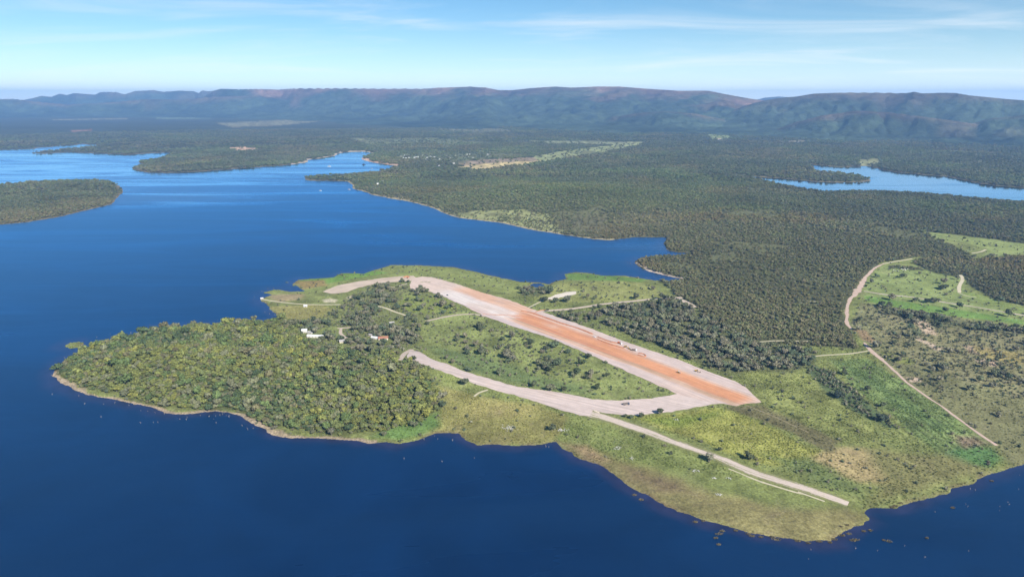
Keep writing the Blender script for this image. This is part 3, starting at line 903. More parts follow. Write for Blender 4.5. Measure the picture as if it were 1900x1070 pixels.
RIDGES = [
    # far left range behind
    (ridge_tab([(-700, 176, 23000, 19500), (-200, 184, 23000, 19500), (40, 186, 23000, 19500), (66, 180, 23000, 19500), (76, 177, 23000, 19500), (95, 179, 23000, 19500), (111, 173, 23000, 19500),
                (125, 176, 23000, 19000), (140, 172, 22500, 19000), (176, 175, 22500, 19000), (186, 170, 22500, 19000),
                (215, 170, 22000, 18500), (231, 174, 22000, 18500), (250, 168, 22000, 18500), (285, 166, 22000, 18500), (305, 170, 22000, 18000),
                (330, 168, 21500, 18000), (360, 169, 21500, 18000), (368, 172, 21000, 17500), (375, 166, 21000, 17500), (385, 168, 21000, 17500), (395, 167, 21000, 17500),
                (420, 172, 21000, 17500), (600, 190, 21000, 17500), (700, 205, 21000, 17500)]), 700, 51, 0.35),
    # lower left spur in front
    (ridge_tab([(-900, 178, 19000, 16500), (-300, 181, 19000, 16500), (0, 182, 19000, 16500), (20, 182, 19000, 16500), (60, 187, 18500, 16000), (120, 193, 18000, 15500), (170, 191, 17500, 15500),
                (220, 188, 17500, 15000), (270, 183, 17000, 15000), (330, 184, 17000, 14500), (400, 178, 16500, 14000), (470, 176, 16500, 13500),
                (560, 188, 16000, 13000), (640, 200, 15500, 12500)]), 500, 61, 0.3),
    # central tableland
    (ridge_tab([(340, 200, 18000, 15000), (380, 178, 18000, 14500), (395, 168, 17500, 13922), (410, 164, 17500, 13844), (440, 165, 17500, 13188), (480, 164, 17000, 12480), (520, 165, 17000, 11772),
                (545, 163, 16500, 11142), (620, 163, 16000, 10252), (700, 164, 15500, 9336), (790, 164, 15000, 8368), (820, 162, 14500, 7912), (870, 160, 14500, 7452),
                (900, 162, 14000, 7300), (925, 167, 14000, 7200), (950, 167, 14000, 7100), (985, 163, 13800, 7000), (1030, 160, 13500, 6900),
                (1060, 162, 13500, 6700), (1110, 160, 13300, 6500), (1150, 160, 13000, 6400), (1200, 164, 13000, 6300), (1260, 168, 12500, 6200), (1315, 168, 12500, 6100),
                (1345, 174, 12200, 6100), (1390, 182, 12000, 6100), (1450, 190, 12000, 6100), (1550, 200, 12000, 6300)]), 900, 71, 0.58),
    # distant blue knoll in the gap
    (ridge_tab([(1380, 190, 22000, 20000), (1420, 180, 22000, 20000), (1445, 178, 22000, 20000), (1475, 180, 22000, 20000), (1540, 190, 22000, 20000)]), 500, 81, 0.2),
    # right range
    (ridge_tab([(1330, 215, 10500, 7100), (1400, 190, 10500, 6900), (1440, 182, 10500, 6700), (1480, 178, 10500, 6500), (1510, 173, 10500, 6400), (1560, 171, 10500, 6300),
                (1620, 171, 10400, 6300), (1680, 172, 10300, 6300), (1697, 169, 10200, 6300), (1712, 172, 10200, 6300), (1745, 171, 10200, 6300), (1770, 171, 10200, 6300),
                (1800, 176, 10000, 6300), (1830, 179, 10000, 6300), (1870, 183, 10000, 6300), (1910, 186, 10000, 6300), (2100, 184, 10000, 6300), (2500, 178, 10500, 6300)]), 700, 91, 0.58),
    # foothills
    (ridge_tab([(1440, 240, 8600, 6700), (1480, 225, 8600, 6600), (1530, 212, 8500, 6400), (1590, 204, 8500, 6300), (1640, 206, 8500, 6300), (1700, 214, 8400, 6300), (1760, 222, 8400, 6400), (1850, 235, 8400, 6500)]), 420, 95, 0.6),
    (ridge_tab([(1080, 235, 10500, 7900), (1130, 218, 10200, 7600), (1190, 208, 10000, 7300), (1240, 206, 10000, 7100), (1290, 210, 9800, 7100), (1340, 220, 9800, 7200), (1400, 232, 9800, 7300)]), 420, 97, 0.6),
    (ridge_tab([(1780, 235, 8600, 6600), (1840, 218, 8500, 6400), (1900, 212, 8500, 6300), (2000, 210, 8500, 6300), (2300, 215, 8500, 6400)]), 420, 99, 0.6),
]


def build_mountains():
    th = np.linspace(R(-56), R(56), 1000)
    rr = np.concatenate([np.linspace(5900, 15000, 230), np.linspace(15100, 26000, 100)])
    T, Rr = np.meshgrid(th, rr)
    X = np.sin(T) * Rr; Y = np.cos(T) * Rr
    Zm = np.full(X.shape, -60.0)
    rock = np.zeros(X.shape)
    for (tt, zz, rc, rb), width, seed, cut in RIDGES:
        zc = np.interp(T, tt, zz, left=-300, right=-300)
        c = np.interp(T, tt, rc); b = np.interp(T, tt, rb)
        warp = fbm(X, Y, 2600, 3, seed + 3) * 0.12
        s = (Rr - b) / (c - b) + warp * sstep(0, 0.3, (Rr - b) / (c - b)) * sstep(1.0, 0.75, (Rr - b) / (c - b))
        sf = np.clip(s, 0, 1)
        # spurs and gullies run down the face
        ax = T * 11000
        w2 = fbm(X, Y, 1500, 3, seed + 5) * 500
        n1 = np.abs(fbm(ax + w2, Rr * 0.35, width, 4, seed))
        n2 = np.abs(fbm(ax - w2 * 0.6, Rr * 0.5, width * 0.36, 3, seed + 1))
        gul = np.clip(1.25 - 2.6 * n1, 0, 1) * 0.7 + np.clip(1.1 - 2.6 * n2, 0, 1) * 0.3
        prof = 0.66 * sf ** 1.55 + 0.34 * sstep(0.60, 0.98, sf)
        prof = prof * (1 - cut * gul * np.clip(4 * sf * (1 - sf), 0, 1) ** 0.8)
        back = np.exp(-np.clip(Rr - c, 0, None) / (width * 1.8))
        z = np.where(Rr <= c, zc * prof, zc * back) + np.where(s < 0, s * 200, 0) - 4 + 34 * fbm(X, Y, 520, 4, seed + 9) * sstep(0.05, 0.4, sf) * sstep(1.0, 0.9, sf)
        top = z > Zm
        Zm = np.where(top, z, Zm)
        rk = sstep(0.86, 1.02, sf + 0.14 * fbm(X, Y, 900, 4, seed + 12)) * np.where(Rr <= c + 400, 1, 0.8)
        rk = np.maximum(rk, 0.55 * sstep(0.66, 0.84, vnoise((ax + w2) / 420, Rr / 1100, seed + 14) * (0.4 + 0.6 * sf)))
        rock = np.where(top, rk * (1.0 if seed == 71 else 0.45), rock)
    q = quads_of(*X.shape).reshape(-1, 4)
    z = Zm.ravel()
    q = q[z[q].max(1) > -8]
    green = np.array((0.045, 0.064, 0.040)); red = np.array((0.185, 0.112, 0.080))
    mott = 1 + 0.75 * fbm(X, Y, 800, 5, 33, 0.6)
    C = (green * (1 - rock[..., None]) + red * rock[..., None]) * mott[..., None]
    V = np.stack([X.ravel(), Y.ravel(), np.maximum(z, -12)], -1)
    V, q, C = compact(V, q, C.reshape(-1, 3))
    me = grid_mesh('mountains', V, q[:, ::-1])
    add_color(me, 'cover', np.clip(C, 0.01, 0.8))
    tag(link('mountains', me, M['mountain']), kind='structure')


build_mountains()

# ------------------------------------------------------------------ runway, roads, tracks
ROAD_LINES = []                     # (xy points, half width) kept free of trees


def smooth_line(pts, step=4.0):
    P = [Vector((x, y)) for x, y in pts]
    out = []
    n = len(P)
    for i in range(n - 1):
        p0 = P[max(i - 1, 0)]; p1 = P[i]; p2 = P[i + 1]; p3 = P[min(i + 2, n - 1)]
        k = max(2, int((p2 - p1).length / step))
        for j in range(k):
            t = j / k
            out.append(0.5 * ((2 * p1) + (p2 - p0) * t + (2 * p0 - 5 * p1 + 4 * p2 - p3) * t * t + (3 * p1 - p0 - 3 * p2 + p3) * t ** 3))
    out.append(P[-1])
    return out


def ribbon(name, px_pts, width, mat, lift=0.12, label=None, wob=0.12, across=5, kind='structure', crown=0.05, widths=None, clear=1.5):
    line = smooth_line([place(a, b)[:2] for a, b in px_pts])
    n = len(line)
    L = np.array([(p.x, p.y) for p in line])
    tan = np.gradient(L, axis=0); tan /= np.linalg.norm(tan, axis=1)[:, None] + 1e-9
    nor = np.stack([-tan[:, 1], tan[:, 0]], -1)
    along = np.concatenate([[0], np.cumsum(np.linalg.norm(np.diff(L, axis=0), axis=1))])
    W = np.full(n, width) if widths is None else np.interp(np.linspace(0, 1, n), np.linspace(0, 1, len(widths)), widths)
    V = np.zeros((n, across, 3)); U = np.zeros((n, across, 3))
    for k in range(across):
        f = k / (across - 1) * 2 - 1
        ww = W / 2 * (1 + wob * 2 * fbm(along, np.full(n, 40.0 * (k > across / 2) + 7), 14, 3, len(name) + int(abs(px_pts[0][0]))))
        p = L + nor * (f * ww)[:, None]
        V[:, k, :2] = p
        V[:, k, 2] = np.maximum(samp(Z, p[:, 0], p[:, 1]), 0.05) + lift + crown * (1 - f * f)
        U[:, k, 0] = along; U[:, k, 1] = f * W / 2; U[:, k, 2] = f
    q = quads_of(n, across).reshape(-1, 4)
    me = grid_mesh(name, V.reshape(-1, 3), q)
    add_vec(me, 'run', U.reshape(-1, 3))
    o = link(name, me, mat)
    if me.polygons[0].normal.z < 0:
        me.flip_normals()
    tag(o, label, kind=kind)
    ROAD_LINES.append((L, float(W.max()) / 2 + clear))
    return o


def sheet(name, px_outline, axis_px, colour_fn, mat, lift, step_along=14.0, step_across=4.0, jitter=2.2, clear=2.0):
    """a graded earth sheet: outline draped over the terrain and cut finely enough to carry its colours"""
    pts = []
    poly = place_poly(px_outline)
    n = len(poly)
    for i in range(n):
        a = Vector(poly[i]); b = Vector(poly[(i + 1) % n])
        k = max(1, int((b - a).length / 6))
        for j in range(k):
            pts.append(a.lerp(b, j / k))
    XY = np.array([(p.x, p.y) for p in pts])
    XY[:, 0] += jitter * fbm(XY[:, 0], XY[:, 1], 9, 3, 5)
    XY[:, 1] += jitter * 1.5 * fbm(XY[:, 0], XY[:, 1], 9, 3, 15)
    A = Vector(place(*axis_px[0])[:2]); B = Vector(place(*axis_px[1])[:2])
    d = (B - A).normalized(); nrm = Vector((-d.y, d.x))
    bm = bmesh.new()
    f = bm.faces.new([bm.verts.new((x, y, 0)) for x, y in XY])
    bmesh.ops.triangulate(bm, faces=[f])
    for vec, st in ((d, step_along), (nrm, step_across)):
        v3 = Vector((vec.x, vec.y, 0))
        vals = [v.co.xy.dot(vec) for v in bm.verts]
        k = math.ceil(min(vals) / st)
        while k * st < max(vals):
            bmesh.ops.bisect_plane(bm, geom=bm.verts[:] + bm.edges[:] + bm.faces[:], plane_co=v3 * (k * st), plane_no=v3, dist=0.001)
            k += 1
    for v in bm.verts:
        v.co.z = 0
    bmesh.ops.recalc_face_normals(bm, faces=bm.faces[:])
    me = bpy.data.meshes.new(name)
    bm.to_mesh(me); bm.free()
    n = len(me.vertices)
    co = np.zeros(n * 3, np.float32); me.vertices.foreach_get('co', co); co = co.reshape(-1, 3)
    co[:, 2] = samp(Z, co[:, 0], co[:, 1]) + lift
    me.vertices.foreach_set('co', co.ravel())
    me.update()
    if me.polygons[0].normal.z < 0:
        me.flip_normals()
    rel = co[:, :2] - np.array(A)
    u = rel @ np.array(d); v = rel @ np.array(nrm)
    add_color(me, 'cover', np.clip(colour_fn(u, v, co), 0.01, 0.85))
    add_vec(me, 'run', np.stack([u, v, v * 0], -1))
    o = link(name, me, mat)
    tag(o, kind='structure')
    ROAD_LINES.append(([tuple(p) for p in poly], -clear))
    return o


RUN_A, RUN_B = (830, 535), (1385, 741)
RUN_LEN = (Vector(place(*RUN_A)[:2]) - Vector(place(*RUN_B)[:2])).length


def lerp_stops(t, stops):
    xs = [s[0] for s in stops]
    return np.stack([np.interp(t, xs, [s[1][k] for s in stops]) for k in range(3)], -1)


PINK = (0.52, 0.415, 0.37); PALE = (0.60, 0.515, 0.47); PEACH = (0.57, 0.355, 0.245); ORANGE = (0.56, 0.265, 0.14)
DKOR = (0.50, 0.235, 0.135); LILAC = (0.50, 0.41, 0.385); WHITE = (0.61, 0.535, 0.485); OCHRE = (0.42, 0.285, 0.19)


def runway_colour(u, v, co):
    f = u / RUN_LEN
    w = v + 3.0 * fbm(u, v * 0 + 3, 60, 3, 4)
    # v grows to the left of travel (north-east side)
    mid = lerp_stops(w, [(-60, LILAC), (-44, LILAC), (-37, PINK), (-33, PEACH), (-28, PEACH), (-26, OCHRE), (-23, OCHRE), (-21, DKOR), (-12, DKOR), (-8, ORANGE), (6, ORANGE), (13, DKOR), (17, DKOR), (20, PEACH), (27, PINK), (60, PINK)])
    nw = lerp_stops(w, [(-60, PINK), (-44, LILAC), (-34, WHITE), (-18, WHITE), (-4, PALE), (8, PEACH), (38, PEACH), (50, PINK)])
    se = lerp_stops(w, [(-60, PINK), (-34, PINK), (-31, PEACH), (-28, OCHRE), (-22, OCHRE), (-20, DKOR), (-12, ORANGE), (5, ORANGE), (10, PEACH), (18, PINK), (60, PINK)])
    a = sstep(0.30, 0.37, f + 0.02 * fbm(u, v, 12, 2, 9))[:, None]
    c = nw * (1 - a) + mid * a
    b = sstep(0.62, 0.76, f)[:, None]
    c = c * (1 - b) + se * b
    pch = (0.45 * sstep(0.05, 0.4, fbm(u, v * 2.2, 70, 4, 23)))[:, None]
    c = c * (1 - pch) + np.array((0.55, 0.40, 0.32)) * pch
    e = (sstep(0.985, 1.03, f) + sstep(0.06, -0.02, f))[:, None]
    c = c * (1 - e) + np.array((0.55, 0.43, 0.36)) * e
    return c * (1 + 0.06 * fbm(u, v * 3, 30, 3, 19))[:, None]


RUNWAY = [(767, 516), (783, 513), (800, 514), (845, 526), (898, 544), (944, 556), (980, 571), (1016, 582), (1070, 600), (1155, 632),
          (1260, 668), (1289, 680), (1363, 707), (1382, 718), (1392, 727), (1402, 738), (1413, 747), (1385, 749), (1367, 753), (1342, 750), (1300, 742),
          (1257, 731), (1205, 707), (1176, 695), (1112, 666), (1028, 630), (950, 605), (902, 588), (860, 567), (826, 552), (786, 537), (763, 538), (760, 529)]
BRANCH = [(761, 649), (778, 652), (790, 660), (803, 668), (835, 677), (866, 690), (919, 706), (961, 717), (1005, 723), (1056, 731), (1108, 741), (1142, 743),
          (1184, 741), (1225, 737), (1257, 730), (1300, 738), (1345, 749), (1321, 750), (1285, 757), (1247, 764), (1210, 768), (1180, 770), (1150, 769), (1125, 766), (1100, 761),
          (1094, 772), (1075, 770), (1056, 765), (1030, 757), (1003, 748), (951, 732), (908, 721), (871, 708), (835, 694), (800, 682), (775, 673), (753, 664)]
runway = sheet('runway', RUNWAY, (RUN_A, RUN_B), runway_colour, M['dirt'], 0.34)
sheet('dirt_road', BRANCH, ((770, 660), (1200, 755)),
      lambda u, v, co: np.array((0.515, 0.42, 0.375)) * (1 + 0.10 * fbm(u, v * 4, 40, 3, 29))[:, None] + np.array((0.02, 0.01, 0.0)) * sstep(0.1, 0.5, fbm(u, v, 25, 3, 2))[:, None],
      M['dirt'], 0.22)
# bare turning area north-west of the runway
sheet('dirt_clearing', [(598, 541), (625, 530), (660, 523), (700, 517), (735, 513), (768, 512), (775, 521), (745, 522), (700, 526), (668, 533), (640, 543), (615, 545)],
      ((600, 542), (770, 516)), lambda u, v, co: np.array((0.50, 0.40, 0.31)) * (1 + 0.12 * fbm(u, v, 20, 3, 39))[:, None], M['dirt'], 0.2)
sheet('bare_ground', [(1012, 555), (1030, 547), (1050, 542), (1070, 540), (1068, 546), (1045, 551), (1025, 556)],
      ((1015, 553), (1070, 541)), lambda u, v, co: np.array((0.60, 0.53, 0.44)) * (1 + 0.12 * fbm(u, v, 20, 3, 49))[:, None], M['dirt'], 0.2)
ribbon('dirt_track', [(1085, 764), (1130, 777), (1190, 797), (1260, 823), (1330, 848), (1400, 877), (1460, 896), (1520, 915), (1574, 934)], 17, M['track'],
       widths=[20, 19, 18, 17, 16, 17, 18, 17, 13], across=9, lift=0.12)
ribbon('wheel_track', [(1352, 869), (1372, 877), (1400, 889), (1430, 899), (1470, 911), (1500, 919)], 2.6, M['path'], lift=0.1, wob=0.4)
ribbon('wheel_track', [(1480, 912), (1510, 923), (1530, 930)], 2.4, M['path'], lift=0.14, wob=0.4)
ribbon('dirt_road', [(985, 582), (1010, 577), (1060, 573), (1120, 564), (1180, 558), (1230, 553), (1266, 552)], 10, M['road'], across=7, lift=0.16)
ribbon('dirt_road', [(1230, 553), (1255, 554), (1272, 560), (1290, 570)], 12, M['road'], across=7, lift=0.10)
ribbon('dirt_track', [(980, 571), (992, 565), (1006, 558), (1016, 553)], 4, M['path'], lift=0.1)
ribbon('footpath', [(485, 555), (510, 559), (545, 563), (580, 565), (632, 565)], 5, M['path'], lift=0.1)
ribbon('footpath', [(685, 564), (706, 569), (720, 573), (732, 578), (753, 585)], 6, M['path'], lift=0.1)
ribbon('dirt_track', [(790, 596), (820, 589), (850, 584), (880, 583), (900, 587)], 7, M['road'], lift=0.1)
ribbon('dirt_track', [(626, 609), (655, 607)], 6, M['road'], lift=0.1)
ribbon('dirt_track', [(633, 609), (632, 618), (640, 625), (651, 632)], 6, M['road'], lift=0.15)
ribbon('boundary_road', [(1693, 480), (1668, 484), (1640, 489)], 6, M['path'], lift=0.1)
ribbon('boundary_road', [(1640, 489), (1624, 497), (1612, 508), (1602, 520), (1596, 532), (1588, 544), (1578, 555), (1573, 566), (1571, 585), (1572, 600), (1580, 611)], 12, M['roadeast'],
       widths=[4, 6, 7, 7, 13, 15, 8, 8, 7, 7, 5], across=9, lift=0.15, wob=0.45, clear=-1)
ribbon('boundary_road', [(1603, 635), (1612, 646), (1625, 658), (1640, 670), (1652, 681), (1664, 692), (1680, 707), (1700, 722), (1723, 738), (1745, 752), (1775, 774), (1805, 796), (1828, 812), (1850, 826)],
       8, M['roadeast'], widths=[4, 8, 9, 7, 6, 5, 5, 5, 5, 4, 4, 4, 4, 5], across=7, lift=0.15, wob=0.3, clear=0)
ribbon('field_track', [(1603, 540), (1640, 546), (1690, 551), (1760, 562), (1830, 573), (1900, 585), (2000, 602)], 8, M['track'], lift=0.1)
ribbon('field_track', [(1500, 662), (1530, 659), (1575, 656), (1604, 652), (1615, 650)], 4, M['path'], lift=0.1)
ribbon('field_track', [(1782, 510), (1786, 518), (1780, 530), (1780, 543)], 8, M['path'], lift=0.1)
ribbon('field_track', [(1779, 544), (1795, 549), (1812, 552)], 4, M['path'], lift=0.14)
ribbon('field_track', [(1803, 470), (1820, 467), (1829, 463)], 6, M['path'], lift=0.1)
ribbon('field_track', [(1385, 752), (1430, 770), (1470, 788), (1500, 802)], 2.2, M['faint'], lift=0.1, clear=0)
ribbon('forest_track', [(1410, 634), (1445, 632), (1500, 633)], 4, M['path'], lift=0.1, clear=4)
ribbon('forest_track', [(1500, 559), (1530, 560)], 4, M['path'], lift=0.1, clear=3)
ribbon('footpath', [(880, 735), (890, 728), (905, 723)], 4, M['path'], lift=0.1)
ribbon('footpath', [(740, 668), (752, 655), (765, 648)], 9, M['road'], lift=0.1)
ribbon('dirt_track', [(755, 526), (742, 530), (728, 533), (722, 531)], 4, M['road'], lift=0.1)


def berm(name, px_pts, width, height, mat, label, group='ridges of turned earth on the runway'):
    """a low ridge of pushed-up soil"""
    line = smooth_line([place(a, b)[:2] for a, b in px_pts], 3.0)
    L = np.array([(p.x, p.y) for p in line]); n = len(L)
    tan = np.gradient(L, axis=0); tan /= np.linalg.norm(tan, axis=1)[:, None] + 1e-9
    nor = np.stack([-tan[:, 1], tan[:, 0]], -1)
    prof = [(-1, 0.0), (-0.55, 0.6), (0, 1.0), (0.5, 0.65), (1, 0.0)]
    V = np.zeros((n, 5, 3))
    s = np.arange(n) * 3.0
    for k, (f, h) in enumerate(prof):
        ww = width / 2 * (1 + 0.5 * fbm(s, s * 0 + k, 12, 3, 77))
        p = L + nor * (f * ww)[:, None]
        hh = height * h * (1 + 0.5 * fbm(s, s * 0 + 5 * k, 7, 3, 78))
        hh[0] *= 0.15; hh[-1] *= 0.15
        V[:, k, :2] = p
        V[:, k, 2] = samp(Z, p[:, 0], p[:, 1]) + 0.30 + hh
    me = grid_mesh(name, V.reshape(-1, 3), quads_of(n, 5).reshape(-1, 4))
    o = link(name, me, mat)
    if me.polygons[0].normal.z < 0:
        me.flip_normals()
    return tag(o, label, 'earth ridge', group)


berm('earth_ridge', [(966, 577), (985, 580), (1000, 585), (1040, 599), (1075, 610), (1100, 620)], 6, 1.3, M['berm'], 'long dark red ridge of earth from the road junction to the white pickup')
berm('earth_ridge', [(1108, 625), (1130, 633), (1147, 637)], 4, 1.1, M['berm'], 'upper red earth ridge between the white pickup and the grader')
berm('earth_ridge', [(1108, 629), (1130, 638), (1158, 646)], 4, 1.0, M['berm'], 'lower red earth ridge between the white pickup and the grader')
berm('earth_ridge', [(1183, 655), (1194, 657), (1198, 660), (1195, 662), (1183, 658)], 3.5, 1.3, M['berm'], 'hooked loop of red earth past the last machine of the row')
berm('earth_ridge', [(895, 583), (940, 585), (975, 588), (998, 590)], 2.4, 0.5, M['berm'], 'thin brown ridge crossing the pale south half of the runway')
berm('earth_ridge', [(993, 579), (1003, 576), (1012, 575)], 4, 0.8, M['berm'], 'short red earth ridge at the mouth of the side road')
berm('earth_ridge', [(1098, 760), (1105, 763), (1113, 766)], 3.5, 1.0, M['berm_pale'], 'short heap of soil where the rutted track leaves the branch road', 'ridges beside the track')
berm('earth_ridge', [(748, 515), (756, 513), (760, 514)], 7, 1.8, M['berm'], 'red earth heap at the far north-west end of the runway', 'spoil heaps')

# ------------------------------------------------------------------ keep-clear test for vegetation
CLEAR_EXTRA = []                    # (x, y, radius) round buildings and hand-set things


def clear_mask(x, y):
    ok = np.ones(x.shape, bool)
    for pts, hw in ROAD_LINES:
        P = np.array(pts)
        m = abs(hw) + 8
        sel = np.where((x > P[:, 0].min() - m) & (x < P[:, 0].max() + m) & (y > P[:, 1].min() - m) & (y < P[:, 1].max() + m))[0]
        if len(sel) == 0:
            continue
        if hw < 0:
            d = poly_sd(x[sel], y[sel], [tuple(p) for p in P])
            ok[sel[d > hw]] = False
        else:
            Q = P[::2] if len(P) > 8 else P
            best = np.full(len(sel), 1e9)
            for qx, qy in Q:
                best = np.minimum(best, (x[sel] - qx) ** 2 + (y[sel] - qy) ** 2)
            ok[sel[best < (hw + 1.5) ** 2]] = False
    for cx, cy, rad in CLEAR_EXTRA:
        ok &= (x - cx) ** 2 + (y - cy) ** 2 > rad * rad
    return ok


# ------------------------------------------------------------------ small building blocks
def bm_box(bm, c, s, rz=0.0, taper=1.0):
    M4 = Matrix.Translation(c) @ Matrix.Rotation(rz, 4, 'Z')
    vs = []
    for z in (-0.5, 0.5):
        k = taper if z > 0 else 1.0
        for x, y in ((-0.5, -0.5), (0.5, -0.5), (0.5, 0.5), (-0.5, 0.5)):
            vs.append(bm.verts.new(M4 @ Vector((x * s[0] * k, y * s[1] * k, z * s[2]))))
    for f in ((3, 2, 1, 0), (4, 5, 6, 7), (0, 1, 5, 4), (1, 2, 6, 5), (2, 3, 7, 6), (3, 0, 4, 7)):
        bm.faces.new([vs[i] for i in f])


def bm_tube(bm, pts, radii, n=6):
    rings = []
    for i, (p, r) in enumerate(zip(pts, radii)):
        p = Vector(p)
        d = (Vector(pts[min(i + 1, len(pts) - 1)]) - Vector(pts[max(i - 1, 0)])).normalized()
        a = d.orthogonal().normalized(); b = d.cross(a)
        rings.append([bm.verts.new(p + (a * math.cos(t) + b * math.sin(t)) * r) for t in [2 * math.pi * k / n for k in range(n)]])
    for i in range(len(rings) - 1):
        for k in range(n):
            bm.faces.new((rings[i][k], rings[i][(k + 1) % n], rings[i + 1][(k + 1) % n], rings[i + 1][k]))
    bm.faces.new(rings[-1])
    bm.faces.new(rings[0][::-1])


def bm_prism(bm, outline, y0, y1):
    """outline in x,z extruded along y"""
    a = [bm.verts.new((x, y0, z)) for x, z in outline]
    b = [bm.verts.new((x, y1, z)) for x, z in outline]
    n = len(outline)
    bm.faces.new(a); bm.faces.new(b[::-1])
    for i in range(n):
        bm.faces.new((a[i], b[i], b[(i + 1) % n], a[(i + 1) % n]))


def bm_wheel(bm, c, r, w, n=14):
    x, y, z = c
    bm_tube(bm, [(x, y - w / 2, z), (x, y - w * 0.32, z), (x, y + w * 0.32, z), (x, y + w / 2, z)], [r * 0.86, r, r, r * 0.86], n)


def done(name, bm, mat, parent=None, smooth=False):
    bmesh.ops.recalc_face_normals(bm, faces=bm.faces[:])
    me = bpy.data.meshes.new(name)
    bm.to_mesh(me); bm.free()
    if smooth:
        me.polygons.foreach_set('use_smooth', [True] * len(me.polygons))
    return link(name, me, mat, parent)


def empty(name, loc, rz=0.0, scale=None):
    o = bpy.data.objects.new(name, None)
    o.empty_display_size = 1.0
    COL.objects.link(o)
    o.location = loc
    o.rotation_euler = (0, 0, rz)
    if scale is not None:
        o.scale = scale
    return o


# ------------------------------------------------------------------ houses
def house(px, py, lx, ly, wall_h, ridge, rz, wall, roof, label, group=None, detail=True, cat='house', name='house', rad=None, zoff=0.0):
    x, y, z = place(px, py)
    t = empty(name, (x, y, z + zoff), rz)
    bm = bmesh.new()
    bm_prism(bm, [(-ly / 2, -0.3), (ly / 2, -0.3), (ly / 2, wall_h), (0, wall_h + ridge * 0.93), (-ly / 2, wall_h)], -lx / 2, lx / 2)
    w = done('wall', bm, wall, t); w.rotation_euler = (0, 0, math.pi / 2)
    bm = bmesh.new()
    o = 0.5; k = ridge / (ly / 2)
    bm_prism(bm, [(-ly / 2 - o, wall_h - o * k), (0, wall_h + ridge), (ly / 2 + o, wall_h - o * k), (ly / 2 + o, wall_h - o * k + 0.16), (0, wall_h + ridge + 0.18), (-ly / 2 - o, wall_h - o * k + 0.16)],
             -lx / 2 - o, lx / 2 + o)
    r = done('roof', bm, roof, t); r.rotation_euler = (0, 0, math.pi / 2)
    if detail:
        bm = bmesh.new(); bm_box(bm, (0.1 * lx, -ly / 2 - 0.02, 1.05), (1.0, 0.09, 2.1)); done('door', bm, M['door'], t)
        for s in (-0.32, -0.12, 0.32):
            bm = bmesh.new(); bm_box(bm, (s * lx, -ly / 2 - 0.02, 1.5), (1.1, 0.08, 1.0)); done('window', bm, M['glass'], t)
    tag(t, label, cat, group)
    CLEAR_EXTRA.append((x, y, rad if rad else max(lx, ly) * 0.62))
    # keep the view of the front open the way the photograph shows it
    CLEAR_EXTRA.append((x - 0.01 * x, y - ly / 2 - 5, max(lx, ly) * 0.45))
    return t


house(585, 625, 27, 7.5, 3.0, 1.1, R(-6), M['white_wall'], M['white_roof'], 'long low white-roofed shed among the trees of the settlement', cat='shed', name='shed')
house(565, 616, 9, 8, 4.5, 1.6, R(10), M['white_wall'], M['white_roof'], 'white two-storey house just behind the long white shed')
house(576, 618, 8, 6, 2.8, 1.2, R(-15), M['white_wall'], M['grey_roof'], 'small white annex between the tall white house and the long shed')
house(711, 629, 16, 10, 3.0, 2.2, R(12), M['cream_wall'], M['tile_roof'], 'house with red clay tile roof among dark trees')
house(696, 628, 12, 7, 2.8, 1.2, R(-14), M['white_wall'], M['white_roof'], 'pale low house joined on beside the red-roofed one')
house(688, 623, 9, 6, 2.6, 1.0, R(-30), M['cream_wall'], M['grey_roof'], 'grey-roofed outbuilding at the west end of the red-roofed house')
house(637, 634, 13, 10, 2.8, 1.6, R(20), M['cream_wall'], M['grey_roof'], 'beige shed with weathered grey roof at the foot of the village lane', name='shed', cat='shed')
house(567, 569, 6.5, 5, 2.8, 1.2, R(0), M['white_wall'], M['white_roof'], 'tiny white hut standing alone on the north meadow', name='hut', cat='hut')
house(486, 555, 5, 4, 2.4, 1.0, R(25), M['white_wall'], M['white_roof'], 'small white boathouse at the tip of the path by the water', name='hut', cat='hut')
house(727, 600, 8, 6, 2.6, 1.2, R(15), M['white_wall'], M['grey_roof'], 'small pale house half hidden in trees north of the red roof')
house(556, 640, 6, 5, 2.5, 1.0, R(10), M['cream_wall'], M['grey_roof'], 'little grey-roofed cabin sunk in the headland wood', name='hut', cat='hut')
far_v = [(744, 291), (748, 293), (752, 289), (753, 294), (759, 293), (769, 293), (772, 292), (776, 292), (791, 296), (793, 293), (799, 291), (806, 292),
         (830, 289), (834, 293), (843, 289), (846, 290), (868, 287), (871, 287), (895, 289), (905, 287), (909, 287), (878, 293), (870, 292), (815, 296), (785, 289)]
for i, (a, b) in enumerate(far_v):
    big = i in (2, 14, 16)
    house(a, b, 18 if big else 10, 8 if big else 6.5, 3, 1.6, R(random.uniform(-40, 40)), M['white_wall'], M['white_roof'] if i % 4 else M['grey_roof'],
          'tiny %s house in the %s part of the far village' % ('white' if i % 4 else 'grey-roofed', 'western' if a < 782 else ('middle' if a < 825 else 'eastern')), 'houses of the far village', detail=False, rad=22)
house(816, 309, 16, 12, 5, 2.4, R(10), M['white_wall'], M['white_roof'], 'white house alone on the wooded edge below the far village', detail=False, rad=24)
house(842, 305, 13, 11, 6, 2.4, R(-10), M['white_wall'], M['white_roof'], 'white house at the west end of the long tan field', detail=False, rad=24)
house(702, 342, 14, 9, 4, 2, R(10), M['white_wall'], M['white_roof'], 'white house in the wood above the narrow spit', detail=False, rad=18)
house(710, 337, 9, 7, 3, 1.6, R(-20), M['white_wall'], M['grey_roof'], 'smaller pale house behind the one above the spit', detail=False, rad=14)
house(992, 287, 26, 12, 5, 2, R(0), M['white_wall'], M['white_roof'], 'long white barn at the edge of the far pasture strip', detail=False, rad=26, name='barn', cat='barn')
